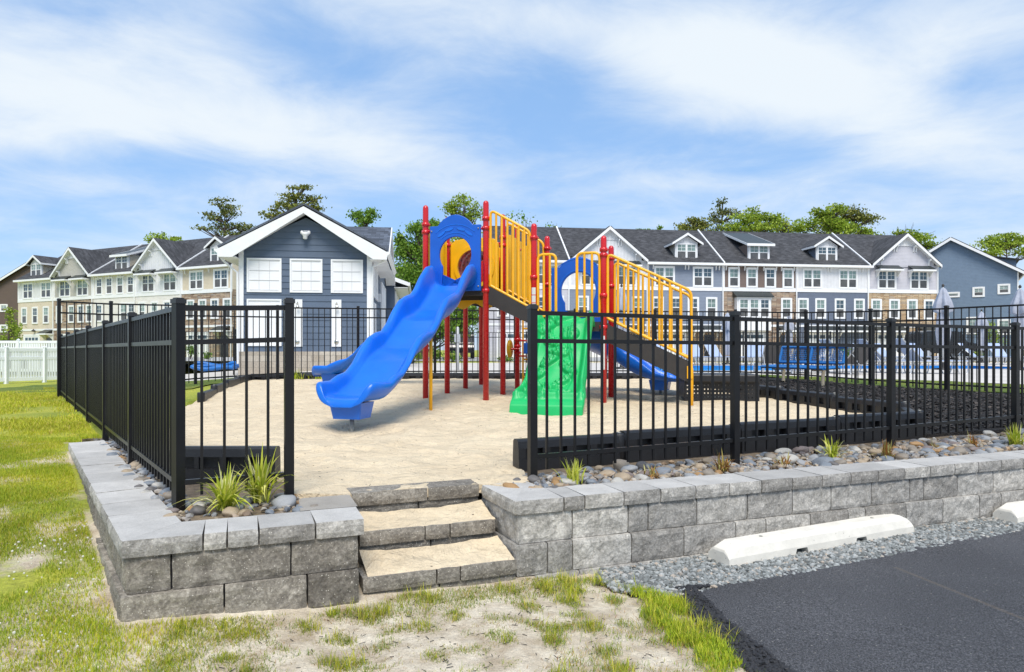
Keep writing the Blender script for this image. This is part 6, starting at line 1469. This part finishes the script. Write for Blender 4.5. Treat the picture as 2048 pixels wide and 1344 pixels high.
pebbles('pebbles', vis_r, 2600, .014, .032, t, lambda x, y: H_up(x, y)-.03, 'small mixed pebbles filling the bed between the larger stones on the right', 'pebbles')
pebbles('pebbles', vis_l, 420, .012, .026, t, lambda x, y: H_up(x, y)-.03, 'small mixed pebbles filling the bed between the larger stones on the left', 'pebbles')
pebbles('gravel', [(.50, 4.12), (.60, 3.92), (.86, 3.80), (1.02, 3.84), (1.2, 3.98), (1.72, 4.18), (2.6, 4.60), (4.0, 5.24), (6.0, 6.2), (6.0, 6.42), (.55, 4.28)], 15000, .009, .019, M['gravel'], lambda x, y: -.475, 'crushed grey blue gravel between the block wall and the asphalt', 'gravel', .75)
pebbles('asphalt_crumbs', [(.91, 3.97), (.95, 3.45), (1.03, 2.946), (1.14, 2.6), (1.27, 2.6), (1.18, 2.95), (1.09, 3.45), (1.05, 3.90), (1.3, 4.02), (1.3, 4.07)], 5200, .006, .015, M['asphalt_edge'], lambda x, y: -.485+.028*sstep(-.10, .06, x-(1.0+(3.93-y)*.147))*(y < 3.95), 'loose black crumbs along the ragged left edge of the asphalt', 'asphalt crumbs', .6)
pebbles('mulch_chips', [(4.4, 7.2), (6.8, 8.1), (8.9, 9.6), (8.2, 12.7), (6.6, 15.3), (4.1, 14.5), (4.1, 11.6), (4.85, 8.4)], 9000, .014, .036, M['mulch_chip'], lambda x, y: H_up(x, y)+.02, 'black shredded mulch over the ground beside the play sand', 'mulch', .35)

def blade_mesh(name, P, h, w, lean, mats, curl=.5, seg=2):
    n = len(P); th = rng.uniform(0, 6.283, n); d = np.stack([np.cos(th), np.sin(th), np.zeros(n)], 1); sd_ = np.stack([-d[:, 1], d[:, 0], np.zeros(n)], 1); rows = []
    for k in range(seg+1):
        t = k/seg; c = P+d*(lean*h*(t**(1+curl)))[:, None]+np.array([0, 0, 1])*(h*(t-.25*lean*t*t))[:, None]; ww = (w*(1-t**1.6)*.5)[:, None]
        rows += [c-sd_*ww, c+sd_*ww] if k < seg else [c]
    V = np.stack(rows, 1); m = V.shape[1]; fs = []
    F3 = []
    for k in range(seg-1): a = 2*k; F3 += [(a, a+1, a+3), (a, a+3, a+2)]
    a = 2*(seg-1); F3.append((a, a+1, a+2)); F3 = np.array(F3)
    Fc = (F3[None]+np.arange(n)[:, None, None]*m).reshape(-1, 3); return npmesh(name, V.reshape(-1, 3), Fc, mats)
LOTX = lambda x, y: inpoly(x, y, LOT) or inpoly(x, y, GRAV)
def wallhit(x, y):
    # footprint of the wall, steps and everything above them
    dl = (x+1.863)*.81+(y-3.243)*.586; df = (x+.791)*-.3735+(y-3.675)*.9275
    if y > 13.0 and x > -8.8: return True
    if x < -.72: return dl > -.02 and df > -.045 and not (dl < 0.3 and y > 6.95+.0)
    if x < .06: return (x-S1.x)*-.375+(y-S1.y)*.927 > -.64 
    return (x-.021)*-.358+(y-4.10)*.934 > -.03
def grass_d(x, y):
    n = noise.noise(Vector((x*1.3, y*1.3, 5)))+.6*noise.noise(Vector((x*4, y*4, 8)))
    b = 1.0 if x < -2.5 else 1.0-1.05*sstep(-2.2, -.7, x)
    tf = 1.0*sstep(.08, .42, noise.noise(Vector((x*7.5, y*7.5, 40)))+.35*noise.noise(Vector((x*1.9, y*1.9, 41)))) if x > -2 else 0
    edge = math.exp(-((x-.90)/.14)**2)*.45 if y < 3.9 else 0
    wl = (x-.021)*-.358+(y-4.10)*.934 if x > .06 else ((x+.791)*-.3735+(y-3.675)*.9275)
    wall_e = .62*math.exp(-((wl+.12)/.12)**2) if x > -.75 else .3*math.exp(-((wl+.12)/.12)**2)
    return b+edge+wall_e+tf+.45*n-.16
def grass(name, n, box, hr, wr, mat, label, cond, tuft=1, lean=(.2, .9)):
    P = []; x0, x1, y0, y1 = box; tries = 0
    while len(P) < n and tries < n*12:
        tries += 1; x, y = rng.uniform(x0, x1), rng.uniform(y0, y1)
        if not cond(x, y): continue
        for _ in range(tuft):
            a, b = (x+rng.normal()*.018, y+rng.normal()*.018) if tuft > 1 else (x, y)
            if wallhit(a, b) or LOTX(a, b): continue
            P.append((a, b, Hg(a, b)+(gn(a, b) if y < 20 else 0)-.004))
    P = np.array(P); n = len(P); h = rng.uniform(*hr, n); w = rng.uniform(*wr, n)
    hn = np.array([1+.5*noise.noise(Vector((p[0]*2, p[1]*2, 20))) for p in P]); o = link(name, blade_mesh(name, P, h*hn, w, rng.uniform(*lean, n), mat)); tag(o, label, 'grass', None, 'stuff')
def vis(x, y): return abs(x) < .76*y+.15
PT = lambda x, y: noise.noise(Vector((x*2.3, y*2.3, 60)))+.5*noise.noise(Vector((x*6, y*6, 61)))
grass('grass', 46000, (-6.2, -.9, 2.7, 7.2), (.014, .045), (.0022, .004), [M['grass']], 'green grass left of the corner of the block wall', lambda x, y: vis(x, y) and grass_d(x, y) > rng.uniform(.1, .9) and PT(x, y)+.22 > rng.uniform(0, .45), 1)
grass('grass', 44000, (-6.5, -1.2, 2.8, 8.5), (.014, .042), (.0025, .0048), [M['grass_y']], 'yellowish grass mixed into the left lawn', lambda x, y: vis(x, y) and grass_d(x, y) > rng.uniform(.1, .9) and noise.noise(Vector((x*.9, y*.9, 1)))+.38+.5*PT(x+9, y) > rng.uniform(0, .6), 1)
grass('grass', 30000, (-14, -5.0, 7, 22), (.03, .07), (.006, .014), [M['grass_y']], 'far grass of the left lawn towards the white fence', lambda x, y: vis(x, y) and noise.noise(Vector((x*.8, y*.8, 2)))+.5 > rng.uniform(0, .6), 1)
grass('grass', 30000, (-1.6, 1.15, 2.75, 4.15), (.010, .034), (.002, .004), [M['grass_mix']], 'thin grass tufts growing in the pale sand in front of the steps', lambda x, y: grass_d(x, y) > rng.uniform(-.12, .95), 6, (.3, 1.2))
grass('grass', 1600, (-1.3, 1.2, 2.75, 4.2), (.04, .09), (.0025, .0045), [M['grass_y']], 'taller stray grass stems in front of the steps', lambda x, y: grass_d(x, y) > rng.uniform(.3, 1.1), 5, (.2, .9))
grass('dry_grass', 3600, (-1.8, 1.1, 2.75, 4.1), (.008, .022), (.002, .0035), [M['lily_brown']], 'short dead brown grass lying between the green tufts', lambda x, y: noise.noise(Vector((x*3.1, y*3.1, 77))) > rng.uniform(-.2, .5), 3, (.6, 1.5))
grass('weeds', 5000, (.2, 1.2, 2.75, 4.2), (.015, .045), (.003, .006), [M['grass']], 'bright weeds along the left edge of the asphalt', lambda x, y: abs(x-.80-(3.9-y)*.10) < .12+.06*noise.noise(Vector((x*9, y*9, 0))) and noise.noise(Vector((x*7, y*5, 3))) > -.12+.25*rng.random(), 5)
# clover flowers
fl = []
while len(fl) < 75:
    x, y = rng.uniform(-4.4, -1.9), rng.uniform(2.9, 4.9)
    if vis(x, y) and not wallhit(x, y) and noise.noise(Vector((x*1.1, y*1.1, 30))) > -.05: fl.append((x, y, Hg(x, y)+rng.uniform(.03, .055)))
bm = bmesh.new(); bmesh.ops.create_icosphere(bm, subdivisions=1, radius=1); bv = np.array([v.co[:] for v in bm.verts]); bf = np.array([[v.index for v in f.verts] for f in bm.faces]); bm.free()
fl = np.array(fl); V = (bv[None]*rng.uniform(.004, .0075, (len(fl), 1, 1))+fl[:, None]).reshape(-1, 3); tag(link('clover_flowers', npmesh('clover_flowers', V, (bf[None]+np.arange(len(fl))[:, None, None]*len(bv)).reshape(-1, 3), M['clover'])), 'small white clover flowers scattered through the left lawn', 'flowers', None, 'stuff')
# twigs and bark bits on the sand
def bits(name, n, pts_fn, mat, label, L=(.01, .05)):
    m_ = MB()
    for _ in range(n):
        x, y, z = pts_fn(); a = rng.uniform(0, 6.28); l = rng.uniform(*L); m_.beam((x, y, z), (x+math.cos(a)*l, y+math.sin(a)*l, z+.002), .0022, .0022)
    o = link(name, m_.mesh(name, mat, fixn=False)); tag(o, label, 'debris', None, 'stuff')
def pt_low():
    while 1:
        x, y = rng.uniform(-1.3, 1.1), rng.uniform(2.8, 4.0)
        if not wallhit(x, y) and not LOTX(x, y): return x, y, Hg(x, y)+.004
bits('wood_chips', 260, pt_low, M['mulch_chip'], 'dark twigs and wood chips scattered on the pale sand', (.008, .035))
def pt_sand():
    while 1:
        x, y = rng.uniform(-2.2, 3.2), rng.uniform(4.4, 13)
        if inpoly(x, y, SAND) and (x < .1 or y > 8): return x, y, H_up(x, y)+.012
bits('wood_chips', 260, pt_sand, M['mulch_chip'], 'tiny bark bits scattered over the play sand', (.006, .03))

# liriope clumps in the stone beds
def lily(px, py, n, L, mat, label, spread=.9):
    p = G(px, py, 0.0); P = np.zeros((n, 3)); P[:, :2] = rng.normal(size=(n, 2))*.022; L *= 1.22; th = rng.uniform(0, 6.283, n); d = np.stack([np.cos(th), np.sin(th), np.zeros(n)], 1); sd_ = np.stack([-d[:, 1], d[:, 0], np.zeros(n)], 1)
    l = rng.uniform(.55, 1.0, n)*L; ln = rng.uniform(.15, 1.0, n)*spread; w = rng.uniform(.009, .015, n)*(L/.3)**.5; rows = []; sg = 7
    for k in range(sg+1):
        t = k/sg; c = P+d*(l*ln*.9*t**1.35)[:, None]+np.array([0, 0, 1])*(l*(t*(1.0-.35*ln)-.62*ln*t**2.6))[:, None]; ww = (w*.5*min(1, (1-t)*2.2+.02)*(.7+.3*min(1, t*5)))[:, None]; rows += [c-sd_*ww, c+sd_*ww]
    V = np.stack(rows, 1); m = V.shape[1]; F4 = np.array([(2*k, 2*k+1, 2*k+3, 2*k+2) for k in range(sg)]); Fc = (F4[None]+np.arange(n)[:, None, None]*m).reshape(-1, 4)
    o = link('liriope_plant', npmesh('liriope_plant', V.reshape(-1, 3), Fc, mat), None, (p.x, p.y, -.02)); tag(o, label, 'plant')
lily(452, 1012, 110, .30, [M['lily']], 'larger yellow striped grass plant at the foot of the left corner post', 1.0)
lily(520, 996, 95, .36, [M['lily']], 'taller yellow striped grass plant between the corner post and the opening post', .85)
lily(1145, 962, 46, .20, [M['lily']], 'small upright yellow green plant beside the right opening post', .6)
lily(1305, 950, 26, .13, [M['lily_brown']], 'tiny orange brown withered plant, second in the right bed', 1.0)
lily(1446, 938, 60, .19, [M['lily_brown']], 'brownish spiky plant just left of the second fence post', .9)
lily(1568, 930, 28, .15, [M['lily_brown']], 'small half dried plant beyond the second fence post', 1.0)
lily(1662, 913, 60, .24, [M['lily']], 'arching yellow green plant in the middle of the right bed', 1.0)
lily(1775, 912, 60, .20, [M['lily_brown']], 'brown dried plant left of the third fence post', 1.0)
lily(1868, 893, 18, .12, [M['lily_brown']], 'thin reddish dried plant right of the third fence post', 1.0)
lily(1945, 890, 34, .17, [M['lily_brown']], 'small dried orange plant near the right edge', .9)
lily(2030, 888, 70, .25, [M['lily']], 'bushy yellow green plant cut off by the right edge of the photo', .9)
for px, Y, lab in ((598, 15.3, 'tuft of green grass at the back border, left of the blue slides'), (648, 15.3, 'taller green grass tuft at the back border beside the left slide')):
    n = 60; P = np.zeros((n, 3)); P[:, :2] = rng.normal(size=(n, 2))*.12; o = link('grass_tuft', blade_mesh('grass_tuft', P, rng.uniform(.1, .3, n), rng.uniform(.01, .02, n), rng.uniform(.2, .8, n), [M['grass']]), None, (at(px, Y), Y, H_up(at(px, Y), Y))); tag(o, lab, 'grass tuft')
